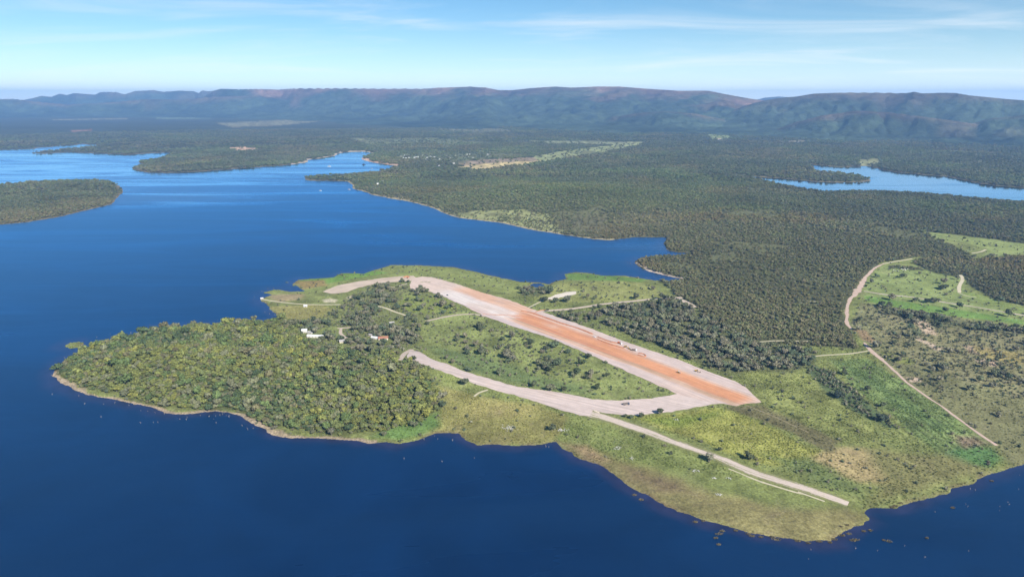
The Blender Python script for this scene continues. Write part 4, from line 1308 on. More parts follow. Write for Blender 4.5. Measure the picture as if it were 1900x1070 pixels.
house(1334, 259, 34, 16, 6, 3, R(0), M['white_wall'], M['tile_roof'], 'lone farmhouse at the foot of the mountains', detail=False, rad=40)

# ------------------------------------------------------------------ machines and vehicles
def at_px(name, px, py, rz, lift=0.36):
    x, y, z = place(px, py)
    CLEAR_EXTRA.append((x, y, 7))
    return empty(name, (x, y, z + lift), rz)


def wheels(t, spots, r, w):
    for (x, y) in spots:
        bm = bmesh.new(); bm_wheel(bm, (x, y, r), r, w); wo = done('wheel', bm, M['rubber'], t)
        bm = bmesh.new(); bm_wheel(bm, (x, y, r), r * 0.5, w * 1.08, 10); done('rim', bm, M['rim'], wo)


def grader(px, py, rz, label, paint='yellow'):
    t = at_px('motor_grader', px, py, rz)
    bm = bmesh.new(); bm_box(bm, (-2.6, 0, 1.7), (3.6, 1.7, 1.3), taper=0.92); done('engine_hood', bm, M[paint], t)
    bm = bmesh.new(); bm_tube(bm, [(-0.6, 0, 1.7), (1.4, 0, 2.0), (3.4, 0, 1.75), (4.2, 0, 1.2)], [0.32, 0.3, 0.28, 0.3], 6); done('frame_beam', bm, M[paint], t)
    bm = bmesh.new(); bm_box(bm, (-0.3, 0, 2.55), (1.5, 1.5, 1.7), taper=0.93); c = done('cab', bm, M['glass'], t)
    bm = bmesh.new(); bm_box(bm, (-0.3, 0, 3.48), (1.7, 1.7, 0.14)); done('cab_roof', bm, M[paint], c)
    bm = bmesh.new(); bm_prism(bm, [(-0.35, 0.15), (-0.1, 0.1), (0.05, 0.4), (0.0, 0.8), (-0.1, 0.8), (-0.08, 0.45)], -2.1, 2.1)
    b = done('blade', bm, M['steel'], t); b.location = (1.2, 0, 0.0); b.rotation_euler = (0, 0, R(28))
    bm = bmesh.new(); bm_tube(bm, [(0.5, -0.5, 0.8), (1.1, 0, 1.0), (0.5, 0.5, 0.8)], [0.12, 0.12, 0.12]); bm_tube(bm, [(1.1, 0, 0.7), (1.2, 0, 1.8)], [0.2, 0.16]); done('turntable', bm, M['steel'], t)
    wheels(t, [(-3.7, -1.05), (-3.7, 1.05), (-2.0, -1.05), (-2.0, 1.05), (4.2, -1.05), (4.2, 1.05)], 0.72, 0.45)
    return tag(t, label, 'motor grader', 'construction machines on the runway')


def roller(px, py, rz, label):
    t = at_px('road_roller', px, py, rz)
    bm = bmesh.new(); bm_box(bm, (-1.4, 0, 1.5), (2.6, 1.9, 1.1), taper=0.9); done('engine_hood', bm, M['yellow'], t)
    bm = bmesh.new(); bm_box(bm, (0.35, 0, 2.0), (1.4, 1.6, 1.6), taper=0.94); c = done('cab', bm, M['glass'], t)
    bm = bmesh.new(); bm_box(bm, (0.35, 0, 2.87), (1.7, 1.8, 0.12)); done('cab_roof', bm, M['white_paint'], c)
    bm = bmesh.new(); bm_wheel(bm, (2.3, 0, 0.85), 0.85, 2.1, 20); done('drum', bm, M['steel'], t)
    bm = bmesh.new()
    for s in (-1, 1): bm_box(bm, (1.7, s * 1.2, 0.9), (2.2, 0.18, 0.4))
    bm_box(bm, (0.75, 0, 0.9), (0.3, 2.2, 0.5)); done('drum_yoke', bm, M['yellow'], t)
    wheels(t, [(-1.6, -0.9), (-1.6, 0.9)], 0.8, 0.55)
    return tag(t, label, 'road roller', 'construction machines on the runway')


def dump_truck(px, py, rz, label, cab_mat='white_paint', bed_mat='orange'):
    t = at_px('dump_truck', px, py, rz)
    bm = bmesh.new(); bm_box(bm, (-0.4, 0, 0.95), (8.0, 0.9, 0.35)); done('chassis', bm, M['steel'], t)
    bm = bmesh.new(); bm_prism(bm, [(2.2, 0.8), (4.3, 0.8), (4.3, 1.9), (4.0, 3.0), (2.2, 3.1)], -1.2, 1.2); c = done('cab', bm, M[cab_mat], t)
    bm = bmesh.new(); bm_prism(bm, [(4.33, 2.0), (4.06, 2.85), (4.02, 2.85), (4.27, 2.0)], -1.05, 1.05); done('windscreen', bm, M['glass'], c)
    bm = bmesh.new()
    bm_prism(bm, [(-4.4, 1.3), (1.8, 1.3), (2.0, 2.9), (1.85, 2.9), (1.7, 1.45), (-4.3, 1.45)], -1.25, 1.25)
    for s in (-1, 1): bm_prism(bm, [(-4.4, 1.32), (1.8, 1.32), (2.0, 2.88), (-4.6, 2.6)], s * 1.25 - 0.05, s * 1.25 + 0.05)
    bm_box(bm, (-4.45, 0, 2.0), (0.1, 2.4, 1.2)); done('dump_bed', bm, M[bed_mat], t)
    wheels(t, [(3.2, -1.05), (3.2, 1.05), (-1.6, -1.0), (-1.6, 1.0), (-3.0, -1.0), (-3.0, 1.0)], 0.55, 0.5)
    return tag(t, label, 'dump truck', 'construction machines on the runway')


def pickup(px, py, rz, label, paint='white_paint', group='light vehicles on the runway'):
    t = at_px('pickup_truck', px, py, rz)
    bm = bmesh.new(); bm_prism(bm, [(-2.6, 0.5), (2.6, 0.5), (2.65, 0.95), (2.3, 1.15), (1.1, 1.2), (0.9, 1.22), (-0.8, 1.22), (-2.6, 1.2)], -0.92, 0.92); done('body', bm, M[paint], t)
    bm = bmesh.new(); bm_prism(bm, [(-0.9, 1.2), (1.2, 1.2), (0.6, 1.85), (-0.75, 1.85)], -0.8, 0.8); c = done('cab_glass', bm, M['glass'], t)
    bm = bmesh.new(); bm_box(bm, (-0.08, 0, 1.87), (1.45, 1.6, 0.08)); done('cab_roof', bm, M[paint], c)
    bm = bmesh.new(); bm_box(bm, (-1.75, 0, 1.235), (1.5, 1.5, 0.03)); done('load_bed', bm, M['steel'], t)
    wheels(t, [(1.65, -0.85), (1.65, 0.85), (-1.65, -0.85), (-1.65, 0.85)], 0.38, 0.26)
    return tag(t, label, 'pickup truck', group)


def excavator(px, py, rz, label):
    t = at_px('excavator', px, py, rz)
    for s in (-1, 1):
        bm = bmesh.new(); bm_prism(bm, [(-2.0, 0.35), (-1.7, 0), (1.7, 0), (2.0, 0.35), (1.8, 0.85), (-1.8, 0.85)], s * 1.2 - 0.3, s * 1.2 + 0.3); done('crawler_track', bm, M['rubber'], t)
    bm = bmesh.new(); bm_box(bm, (-0.7, 0, 1.6), (3.0, 2.5, 1.1), taper=0.95); done('house', bm, M['orange'], t)
    bm = bmesh.new(); bm_box(bm, (0.6, 0.75, 2.2), (1.4, 1.0, 1.5), taper=0.92); done('cab', bm, M['glass'], t)
    bm = bmesh.new(); bm_tube(bm, [(0.8, -0.2, 1.7), (2.8, -0.2, 4.0), (4.6, -0.2, 3.9)], [0.3, 0.35, 0.2], 5); done('boom', bm, M['orange'], t)
    bm = bmesh.new(); bm_tube(bm, [(4.4, -0.2, 4.1), (5.4, -0.2, 1.5)], [0.24, 0.16], 5); done('dipper_arm', bm, M['orange'], t)
    bm = bmesh.new(); bm_prism(bm, [(5.0, 0.3), (5.8, 0.5), (5.7, 1.4), (5.2, 1.5), (4.8, 0.9)], -0.7, 0.3); done('bucket', bm, M['steel'], t)
    return tag(t, label, 'excavator', 'construction machines on the runway')


run_dir = Vector(place(*RUN_B)[:2]) - Vector(place(*RUN_A)[:2])
RZ = math.atan2(run_dir.y, run_dir.x)
pickup(1103, 626, RZ + 0.3, 'white pickup truck at the head of the machine row on the orange strip')
dump_truck(1150, 638, RZ, 'white-cabbed tipper with orange bed at the end of the upper red ridge')
grader(1162, 645, RZ + 0.1, 'dark yellow grader in the middle of the machine row')
dump_truck(1177, 651, RZ + 0.5, 'white-cabbed tipper with steel bed after the grader in the row', bed_mat='steel')
roller(1168, 648, RZ, 'yellow road roller squeezed between the grader and the second tipper')
roller(1259, 692, RZ, 'yellow road roller alone on the orange strip')
grader(1294, 690, RZ + 0.15, 'yellow grader alone on the pale north edge of the runway')
dump_truck(1162, 751, R(8), 'flat dark lorry standing on the pale branch road', cab_mat='dark_paint', bed_mat='steel')
pickup(830, 548, RZ, 'dark pickup truck alone on the whitish far end of the runway', 'dark_paint')
excavator(756, 516, R(200), 'orange excavator on the red heap at the far end of the runway')


# ------------------------------------------------------------------ boats
def boat(px, py, ln, rz, label, hull='white_paint'):
    x, y = flat(px, py)
    t = empty('boat', (float(x), float(y), 0.0), rz)
    bm = bmesh.new()
    w = ln * 0.30
    rings = []
    for k, (f, wf, zb) in enumerate([(-0.5, 0.8, 0.1), (-0.2, 1.0, 0.0), (0.2, 0.9, 0.0), (0.42, 0.45, 0.15), (0.5, 0.04, 0.5)]):
        xx = f * ln; ww = w / 2 * wf; h = ln * 0.11
        rings.append([bm.verts.new(p) for p in ((xx, -ww, h), (xx, -ww * 0.7, -0.2 + zb), (xx, ww * 0.7, -0.2 + zb), (xx, ww, h))])
    for a, b in zip(rings, rings[1:]):
        for k in range(3):
            bm.faces.new((a[k], a[k + 1], b[k + 1], b[k]))
        bm.faces.new((a[0], b[0], b[3], a[3]))
    bm.faces.new(rings[0]); done('hull', bm, M[hull], t)
    bm = bmesh.new(); bm_box(bm, (-0.05 * ln, 0, ln * 0.2), (ln * 0.4, w * 0.7, ln * 0.18), taper=0.9); c = done('cabin', bm, M['glass'], t)
    bm = bmesh.new(); bm_box(bm, (-0.05 * ln, 0, ln * 0.30), (ln * 0.5, w * 0.85, ln * 0.03)); done('cabin_roof', bm, M[hull], c)
    return tag(t, label, 'boat', 'boats on the lake')


boat(611, 309, 20, R(10), 'bright white boat in the light blue bay below the far village')
boat(648, 352, 12, R(-20), 'white boat just off the shore of the narrow spit')
boat(595, 354, 11, R(5), 'white boat farther out from the narrow spit')
boat(675, 306, 22, R(0), 'dark blue boat near the mouth of the pale bay', 'dark_paint')
boat(690, 313, 10, R(30), 'little pale boat in the top end of the bay')


# ------------------------------------------------------------------ cattle on the pasture
def cow(px, py, rz, first=[None]):
    x, y, z = place(px, py)
    if first[0] is None:
        bm = bmesh.new()
        bm_tube(bm, [(-1.15, 0, 1.0), (-1.0, 0, 1.15), (-0.3, 0, 1.15), (0.45, 0, 1.2), (0.75, 0, 1.25), (1.1, 0, 1.45), (1.35, 0, 1.5), (1.7, 0, 1.25)],
                [0.16, 0.36, 0.42, 0.43, 0.36, 0.22, 0.19, 0.09], 8)
        for lx in (-0.85, 0.6):
            for s in (-0.24, 0.24):
                bm_tube(bm, [(lx, s, 1.0), (lx + 0.05, s, 0.5), (lx, s, 0.0)], [0.17, 0.09, 0.07], 5)
        bm_tube(bm, [(0.35, 0, 1.5), (0.55, 0, 1.75), (0.75, 0, 1.5)], [0.2, 0.2, 0.15], 6)
        bm_tube(bm, [(-1.15, 0, 1.2), (-1.28, 0, 0.8), (-1.25, 0, 0.5)], [0.05, 0.04, 0.05], 4)
        bmesh.ops.recalc_face_normals(bm, faces=bm.faces[:])
        me = bpy.data.meshes.new('cow'); bm.to_mesh(me); bm.free()
        first[0] = me
    o = link('cow', first[0], M['hide'])
    o.location = (x, y, z + 0.05); o.rotation_euler = (0, 0, rz)
    o.scale = (1.25, 1.25, 1.25)
    tag(o, 'white cow grazing in the small herd on the bright pasture', 'cow', 'white cattle on the pasture')


for a, b in [(1658, 502), (1661, 503), (1665, 503), (1667, 503.5), (1673, 500), (1675, 502), (1676.5, 501), (1679, 499.5), (1680, 502), (1684, 500)]:
    cow(a, b, random.uniform(0, 6.28))

# ------------------------------------------------------------------ vegetation prototypes
def crown_mesh(name, seed, lumps=9, cards=130, flatness=0.62, spread=0.30):
    rnd = random.Random(seed)
    bm = bmesh.new()
    cents = []
    for k in range(lumps):
        a = rnd.uniform(0, 6.283); rr = spread * math.sqrt(rnd.random()) if k else 0.05
        c = Vector((math.cos(a) * rr, math.sin(a) * rr, 0.62 + rnd.uniform(-0.26, 0.24) * (1 - rr)))
        r = rnd.uniform(0.09, 0.22) * (1.2 if k == 0 else 1)
        cents.append((c, r))
        res = bmesh.ops.create_icosphere(bm, subdivisions=1, radius=r)
        for v in res['verts']:
            j = 1 + rnd.uniform(-0.38, 0.34)
            v.co = Vector((v.co.x * j, v.co.y * j, v.co.z * j * (flatness + 0.25))) + c
    for k in range(cards):
        c, r = rnd.choice(cents)
        d = Vector((rnd.gauss(0, 1), rnd.gauss(0, 1), rnd.gauss(0.35, 0.9))).normalized()
        p = c + d * r * rnd.uniform(0.85, 1.55)
        p.z = c.z + (p.z - c.z) * (flatness + 0.25)
        nrm = (d + Vector((rnd.gauss(0, 0.5), rnd.gauss(0, 0.5), rnd.gauss(0, 0.5)))).normalized()
        u = nrm.orthogonal().normalized(); w = nrm.cross(u)
        s = rnd.uniform(0.035, 0.085)
        bm.faces.new([bm.verts.new(p + u * s * x + w * s * y) for x, y in ((-1, -0.7), (0.8, -1), (1, 0.8), (-0.7, 1))])
    me = bpy.data.meshes.new(name)
    bm.to_mesh(me); bm.free()
    return me


def trunk_mesh(name, seed):
    rnd = random.Random(seed + 50)
    bm = bmesh.new()
    bend = [(rnd.uniform(-0.03, 0.03), rnd.uniform(-0.03, 0.03)) for _ in range(3)]
    bm_tube(bm, [(0, 0, -0.03), (bend[0][0], bend[0][1], 0.18), (bend[1][0], bend[1][1], 0.42), (0, 0, 0.62)], [0.035, 0.026, 0.02, 0.01], 5)
    for k in range(3):
        a = k * 2.1 + rnd.random()
        bm_tube(bm, [(bend[0][0], bend[0][1], 0.28 + 0.05 * k), (math.cos(a) * 0.14, math.sin(a) * 0.14, 0.46), (math.cos(a) * 0.26, math.sin(a) * 0.26, 0.62)], [0.017, 0.012, 0.006], 4)
    bmesh.ops.recalc_face_normals(bm, faces=bm.faces[:])
    me = bpy.data.meshes.new(name)
    bm.to_mesh(me); bm.free()
    return me


NVAR = 6
CROWN, TRUNK = [], []
for k in range(NVAR):
    CROWN.append(crown_mesh('crown', 100 + k, lumps=11 + 2 * (k % 3), cards=230, flatness=0.45 + 0.14 * (k % 4), spread=0.24 + 0.05 * (k % 4)))
    TRUNK.append(trunk_mesh('trunk', 200 + k))


def shrub_mesh(name, seed):
    me = crown_mesh(name, seed, lumps=6, cards=70, flatness=0.7, spread=0.30)
    co = np.zeros(len(me.vertices) * 3, np.float32); me.vertices.foreach_get('co', co); co = co.reshape(-1, 3)
    co[:, 2] = (co[:, 2] - 0.36) * 1.15
    me.vertices.foreach_set('co', co.ravel())
    return me


SHRUBM = [shrub_mesh('shrub', 300 + k) for k in range(4)]


def tuft_mesh(name, seed):
    rnd = random.Random(seed)
    bm = bmesh.new()
    for k in range(16):
        a = rnd.uniform(0, 6.283); r = 0.32 * math.sqrt(rnd.random()); b = rnd.uniform(0, 6.283)
        x, y = math.cos(a) * r, math.sin(a) * r
        h = rnd.uniform(0.55, 1.0); w = rnd.uniform(0.05, 0.10); ln = rnd.uniform(0.1, 0.35)
        dx, dy = math.cos(b), math.sin(b)
        p = [(x - dy * w, y + dx * w, 0), (x + dy * w, y - dx * w, 0), (x + dx * ln * 0.5 + dy * w * 0.8, y + dy * ln * 0.5 - dx * w * 0.8, h * 0.7), (x + dx * ln, y + dy * ln, h),
             (x + dx * ln * 0.5 - dy * w * 0.8, y + dy * ln * 0.5 + dx * w * 0.8, h * 0.7)]
        bm.faces.new([bm.verts.new(q) for q in p])
    me = bpy.data.meshes.new(name)
    bm.to_mesh(me); bm.free()
    return me


TUFTM = [tuft_mesh('tuft', 400 + k) for k in range(3)]


def proto_collection(name, meshes, extra=None):
    c = bpy.data.collections.new(name)
    for k, me in enumerate(meshes):
        mi = me.copy()
        mi.materials.clear()
        if extra is not None:
            bm = bmesh.new(); bm.from_mesh(mi)
            n0 = len(bm.faces)
            bm.from_mesh(extra[k])
            bm.faces.ensure_lookup_table()
            for f in bm.faces[n0:]:
                f.material_index = 1
            bm.to_mesh(mi); bm.free()
            mi.materials.append(M['leaf_i']); mi.materials.append(M['bark'])
        else:
            mi.materials.append(M['leaf_i'])
        o = bpy.data.objects.new('%s_form_%d' % (name, k), mi)
        c.objects.link(o)
    return c


PC_TREE = proto_collection('tree_forms', CROWN, TRUNK)
PC_SHRUB = proto_collection('shrub_forms', SHRUBM)
PC_TUFT = proto_collection('tuft_forms', TUFTM)


def scatter_group(name, coll):
    g = bpy.data.node_groups.new(name, 'GeometryNodeTree')
    g.interface.new_socket('Geometry', in_out='INPUT', socket_type='NodeSocketGeometry')
    g.interface.new_socket('Geometry', in_out='OUTPUT', socket_type='NodeSocketGeometry')
    N, L = g.nodes.new, g.links.new
    gi = N('NodeGroupInput'); go = N('NodeGroupOutput')
    ci = N('GeometryNodeCollectionInfo')
    ci.inputs['Collection'].default_value = coll
    ci.inputs['Separate Children'].default_value = True
    ci.inputs['Reset Children'].default_value = True
    ip = N('GeometryNodeInstanceOnPoints')
    ip.inputs['Pick Instance'].default_value = True

    def named(n, t):
        a = N('GeometryNodeInputNamedAttribute'); a.data_type = t
        a.inputs['Name'].default_value = n
        return a.outputs['Attribute']
    m2p = N('GeometryNodeMeshToPoints')
    L(gi.outputs[0], m2p.inputs['Mesh'])
    L(m2p.outputs[0], ip.inputs['Points'])
    L(ci.outputs[0], ip.inputs['Instance'])
    L(named('pick', 'INT'), ip.inputs['Instance Index'])
    L(named('turn', 'FLOAT_VECTOR'), ip.inputs['Rotation'])
    L(named('size', 'FLOAT_VECTOR'), ip.inputs['Scale'])
    L(ip.outputs[0], go.inputs[0])
    return g


SG = {'tree': scatter_group('tree_scatter', PC_TREE), 'shrub': scatter_group('shrub_scatter', PC_SHRUB), 'tuft': scatter_group('tuft_scatter', PC_TUFT)}
NV = {'tree': NVAR, 'shrub': 4, 'tuft': 3}


def stuff_scatter(name, what, P, S, T, V, rot, label, cat):
    n = len(P)
    if n == 0:
        return
    me = bpy.data.meshes.new(name)
    me.vertices.add(n)
    me.vertices.foreach_set('co', np.ascontiguousarray(P, np.float32).ravel())
    add_vec(me, 'size', S)
    tv = np.zeros((n, 3), np.float32); tv[:, 2] = rot
    add_vec(me, 'turn', tv)
    a = me.attributes.new('pick', 'INT', 'POINT'); a.data.foreach_set('value', V.astype(np.int32))
    add_color(me, 'tint', T)
    o = link(name, me)
    md = o.modifiers.new('scatter', 'NODES')
    md.node_group = SG[what]
    tag(o, label, cat, kind='stuff')
    return o


# ------------------------------------------------------------------ where the plants stand
def ring_points(r0, r1, sp, th0=-43, th1=43, seed=0):
    rng = np.random.default_rng(500 + seed)
    x0, x1 = r1 * math.sin(R(th0)), r1 * math.sin(R(th1))
    y0, y1 = r0 * math.cos(R(max(abs(th0), abs(th1)))), r1
    nx, ny = int((x1 - x0) / sp), int((y1 - y0) / (sp * 0.87))
    X, Y = np.meshgrid(np.arange(nx), np.arange(ny))
    X = x0 + (X + 0.5 * (Y % 2) + rng.uniform(-0.42, 0.42, X.shape)) * sp
    Y = y0 + (Y + rng.uniform(-0.42, 0.42, Y.shape)) * sp * 0.87
    X = X.ravel(); Y = Y.ravel()
    r = np.hypot(X, Y); th = np.degrees(np.arctan2(X, Y))
    k = (r >= r0) & (r < r1) & (th > th0) & (th < th1)
    return X[k], Y[k]


def nearest(F, x, y):
    ri, ti = lookup(x, y)
    return F[np.round(ri).astype(int), np.round(ti).astype(int)]


PAL_HEAD = np.array([(0.124, 0.144, 0.052), (0.158, 0.172, 0.052), (0.066, 0.094, 0.042), (0.148, 0.152, 0.084), (0.096, 0.132, 0.046), (0.184, 0.186, 0.050), (0.136, 0.126, 0.066)])
PAL_WOOD = np.array([(0.125, 0.132, 0.074), (0.095, 0.108, 0.058), (0.150, 0.146, 0.096), (0.080, 0.104, 0.058), (0.150, 0.138, 0.088)])
PAL_FOR = np.array([(0.132, 0.134, 0.060), (0.108, 0.114, 0.054), (0.158, 0.150, 0.074), (0.150, 0.134, 0.074), (0.120, 0.134, 0.058)])


def tints(kind, x, y, rng):
    n = len(x)
    out = np.zeros((n, 3))
    warm = fbm(x, y, 120, 3, 90) * 1.5
    for k, pal, p in ((1, PAL_HEAD, None), (2, PAL_WOOD, None), (3, PAL_WOOD, None), (0, PAL_FOR, None)):
        s = np.where(kind == k)[0]
        if len(s) == 0:
            continue
        if k == 1:
            w = warm[s]
            # sunny yellow-green in drifts on the seaward half, darker inland
            base = np.tile(np.array([0.26, 0.17, 0.16, 0.17, 0.14, 0.035, 0.065]), (len(s), 1))
            base[:, 1] *= np.clip(1 + 3.4 * w, 0.05, 4); base[:, 5] *= np.clip(1 + 4.5 * w, 0.0, 4); base[:, 2] *= np.clip(1 - 3.6 * w, 0.05, 4)
            cum = np.cumsum(base / base.sum(1, keepdims=True), 1)
            idx = (rng.random(len(s))[:, None] > cum).sum(1).clip(0, 6)
        else:
            idx = rng.integers(0, len(pal), len(s))
        c = pal[idx] * rng.uniform(0.85, 1.18, (len(s), 1)) * (1 + 0.30 * fbm(x[s], y[s], 180, 4, 95))[:, None]
        if k == 0:
            g = sstep(0.05, 0.45, fbm(x[s], y[s], 420, 3, 96))[:, None]; r_ = sstep(0.08, 0.5, fbm(x[s], y[s], 330, 3, 97))[:, None]
            hx, hy = flat(1090, 365)
            g = np.maximum(g * 0.8, np.exp(-((x[s] - hx) / 620) ** 2 - ((y[s] - hy) / 420) ** 2)[:, None])
            c = c * (1 - g) + c * np.array((1.10, 1.22, 0.98)) * g
            c = c * (1 - r_) + c * np.array((1.28, 1.10, 1.05)) * r_
            # distance haze put into the tint: crowns turn darker and bluer farther out
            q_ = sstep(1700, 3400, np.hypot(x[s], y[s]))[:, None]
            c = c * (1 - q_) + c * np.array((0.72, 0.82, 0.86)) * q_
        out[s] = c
    return out


TP, TS, TT, TV, TR, TK = [], [], [], [], [], []


def grow(r0, r1, sp, wmin, wmax, hfac, kinds, seed, th0=-43, th1=43):
    rng = np.random.default_rng(900 + seed)
    x, y = ring_points(r0, r1, sp, th0, th1, seed)
    kd = nearest(KIND, x, y)
    d = samp(TREE, x, y)
    # clearings and thick clumps
    d = d * np.clip(1.0 + 0.55 * fbm(x, y, 55, 3, 70 + seed) * (d < 0.95), 0, 1.4)
    # loose woods grow in clumps with grass between
    n01 = 0.5 + 0.85 * fbm(x, y, 30, 3, 170)
    d = np.where(((kd == 2) | (kd == 3)) & (d < 0.7) & (d > 0.02), d * 0.35 + 0.75 * sstep(0.92 - d, 1.12 - d, n01), d)
    d = d * np.where(kd == 0, np.clip(1.0 + 1.3 * fbm(x, y, 240, 5, 71), 0.25, 1), 1)
    if seed in (11, 12):
        d = d * 0.38
    ok = np.isin(kd, kinds) & (rng.random(len(x)) < d) & (samp(SD, x, y) > 1.5)
    x, y, kd = x[ok], y[ok], kd[ok]
    ok = clear_mask(x, y)
    x, y, kd = x[ok], y[ok], kd[ok]
    n = len(x)
    w = sp * (wmin + (wmax - wmin) * rng.random(n) ** 1.6) * np.where(rng.random(n) < 0.10, 1.35, 1)
    h = w * hfac * rng.uniform(0.8, 1.2, n)
    h = np.clip(h, 2.5, 13)
    z = samp(Z, x, y)
    TP.append(np.stack([x, y, z], -1)); TS.append(np.stack([w * 1.25, w * 1.25, h * 1.15], -1))
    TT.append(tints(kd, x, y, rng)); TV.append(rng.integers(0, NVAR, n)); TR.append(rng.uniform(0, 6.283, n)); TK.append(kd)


grow(700, 2000, 5.0, 0.55, 1.55, 0.80, [1], 1)
grow(700, 2000, 13.5, 0.60, 1.05, 0.80, [1], 11)
grow(700, 2300, 10.0, 0.60, 1.15, 0.85, [2, 3], 2)
grow(700, 2200, 5.4, 0.50, 1.20, 0.82, [0], 3)
grow(2200, 3500, 8.5, 0.55, 1.05, 0.8, [0, 3], 4)
grow(3500, 6000, 16.0, 0.60, 0.95, 0.75, [0, 3], 5)
grow(6000, 9300, 30.0, 0.40, 0.62, 0.6, [0, 3], 6)
TP = np.concatenate(TP); TS = np.concatenate(TS); TT = np.concatenate(TT); TV = np.concatenate(TV); TR = np.concatenate(TR); TK = np.concatenate(TK)


def project(P):
    x, y, z = P[:, 0], P[:, 1], P[:, 2] - CAM_H
    zc = y * CP - z * SP
    up = y * SP + z * CP
    return 950 + F_PX * x / zc, 535 - F_PX * up / zc, zc


# ------------------------------------------------------------------ hand-set single trees
def tree(x, y, z, w, h, tint, var, rz, label, group, name='tree'):
    t = empty(name, (x, y, z), rz, (w, w, h))
    tr = link('trunk', TRUNK[var], M['bark'], t)
    cr = link('crown', CROWN[var], M['leaf_o'], t)
    cr.color = (*[float(c) for c in tint], 1)
    tag(t, label, 'tree', group)
    return t


DARK = (0.068, 0.080, 0.042)
HAND = [
    (1225, 768, 10, 8, DARK, 'dark rounded tree alone on the south edge of the branch road'),
    (1190, 774, 7, 6, DARK, 'small dark tree at the grassy rim south of the branch road bend'),
    (1160, 774, 4.5, 4, DARK, 'smallest dark bushy tree south of the branch road bend'),
    (1390, 852, 9, 8, DARK, 'dark leaning tree alone in the yellow grass beside the rutted track'),
    (1336, 836, 5, 4, DARK, 'small dark tree at the upper verge of the rutted track'),
    (990, 719, 8.5, 9, DARK, 'dark tree on the north verge of the branch road, left of a pair'),
    (1046, 727, 9, 8, DARK, 'dark round tree on the north verge of the branch road, right of a pair'),
    (1108, 722, 9, 8, (0.06, 0.075, 0.03), 'bush-like tree in the meadow near the sharp eastern corner'),
    (1088, 703, 6, 6, DARK, 'small round tree in the meadow, nearer the runway of two'),
    (1126, 699, 6.5, 6, DARK, 'small round tree close to the pale runway edge in the meadow'),
    (1069, 696, 12, 10, (0.05, 0.066, 0.034), 'broad dark tree in the middle of the meadow beside grey shrubs'),
    (1020, 690, 9, 9, DARK, 'upright dark tree left of the broad one in the meadow'),
    (862, 714, 13, 10, (0.085, 0.098, 0.055), 'broad grey-green tree below the branch road by bare soil'),
    (768, 668, 8, 7, DARK, 'dark tree at the western head of the branch road'),
    (1092, 665, 10, 7, (0.066, 0.078, 0.042), 'low dark tree right at the southern runway edge'),
    (1080, 676, 10, 8, (0.07, 0.088, 0.035), 'green rounded tree just below the runway-edge tree in the meadow'),
    (893, 657, 15, 11, (0.088, 0.098, 0.06), 'wide grey-green tree in the western meadow'),
    (985, 640, 11, 9, (0.06, 0.075, 0.04), 'dark tree near the runway edge in the upper meadow'),
    (1014, 650, 12, 8, (0.075, 0.085, 0.05), 'spreading tree on the pale stones along the runway edge'),
    (1556, 738, 13, 9, (0.045, 0.06, 0.042), 'large bluish dark tree in the dark shrub band'),
    (1635, 782, 12, 9, (0.045, 0.06, 0.042), 'bluish dark tree at the lower end of the dark shrub band'),
    (1567, 695, 9, 7, DARK, 'dark tree in the green field near the top of the boundary road'),
    (1610, 724, 8, 6, DARK, 'small dark tree in the middle of the green field'),
    (1637, 755, 8, 6, DARK, 'small dark tree right of the shrub band in the green field'),
    (1720, 562, 15, 9, (0.05, 0.062, 0.036), 'flat-topped dark tree alone on the bright pasture below the track'),
    (1750, 537, 20, 10, (0.05, 0.062, 0.036), 'wide dark tree clump alone in the upper pasture'),
    (1674, 515, 11, 8, (0.05, 0.062, 0.036), 'dark tree in the pasture just below the white herd'),
    (1010, 560, 14, 10, DARK, 'dark broad tree near the pale bare patch north of the runway'),
    (1030, 562, 12, 10, DARK, 'round dark tree between the bare patch and the side road'),
    (1053, 561, 14, 12, (0.085, 0.09, 0.06), 'tall grey tree right of the bare patch beside the side road'),
    (1016, 578, 7, 7, DARK, 'small dark tree at the mouth of the side road on the runway'),
    (1112, 571, 12, 7, (0.07, 0.085, 0.04), 'flat green tree along the side road'),
    (1180, 555, 13, 10, (0.07, 0.078, 0.046), 'grey-green tree on the north verge of the side road'),
    (1232, 556, 15, 11, (0.06, 0.07, 0.042), 'big dark tree where the side road widens'),
    (758, 524, 7, 5, DARK, 'tiny dark tree by the far turning area'),
]
for i, (a, b, w, h, tn, lab) in enumerate(HAND):
    x, y, z = place(a, b)
    tree(x, y, z, w * 1.25, h * 1.15, tn, i % NVAR, i * 1.7, lab, None)
    CLEAR_EXTRA.append((x, y, w * 0.5))

k = np.ones(len(TP), bool)
for cx, cy, rad in CLEAR_EXTRA[-len(HAND):]:
    k &= (TP[:, 0] - cx) ** 2 + (TP[:, 1] - cy) ** 2 > rad * rad
TP, TS, TT, TV, TR, TK = TP[k], TS[k], TT[k], TV[k], TR[k], TK[k]

# ------------------------------------------------------------------ trees: the largest in view one by one, the rest as masses
ux, uy, zc = project(TP)
size = TS[:, 0] / zc
inview = (ux > 5) & (ux < 1895) & (uy > 5) & (uy < 1065)
# scattered trees standing alone count first, then the largest crowns of the woods
score = np.where(inview & (zc < 1700), size, 0)
order = np.argsort(-score)
single = np.zeros(len(TP), bool)
scat = [i for i in order if TK[i] == 3 and score[i] > 0][:110]
single[scat] = True
rest = [i for i in order if not single[i]][:300 - len(scat)]
single[rest] = True


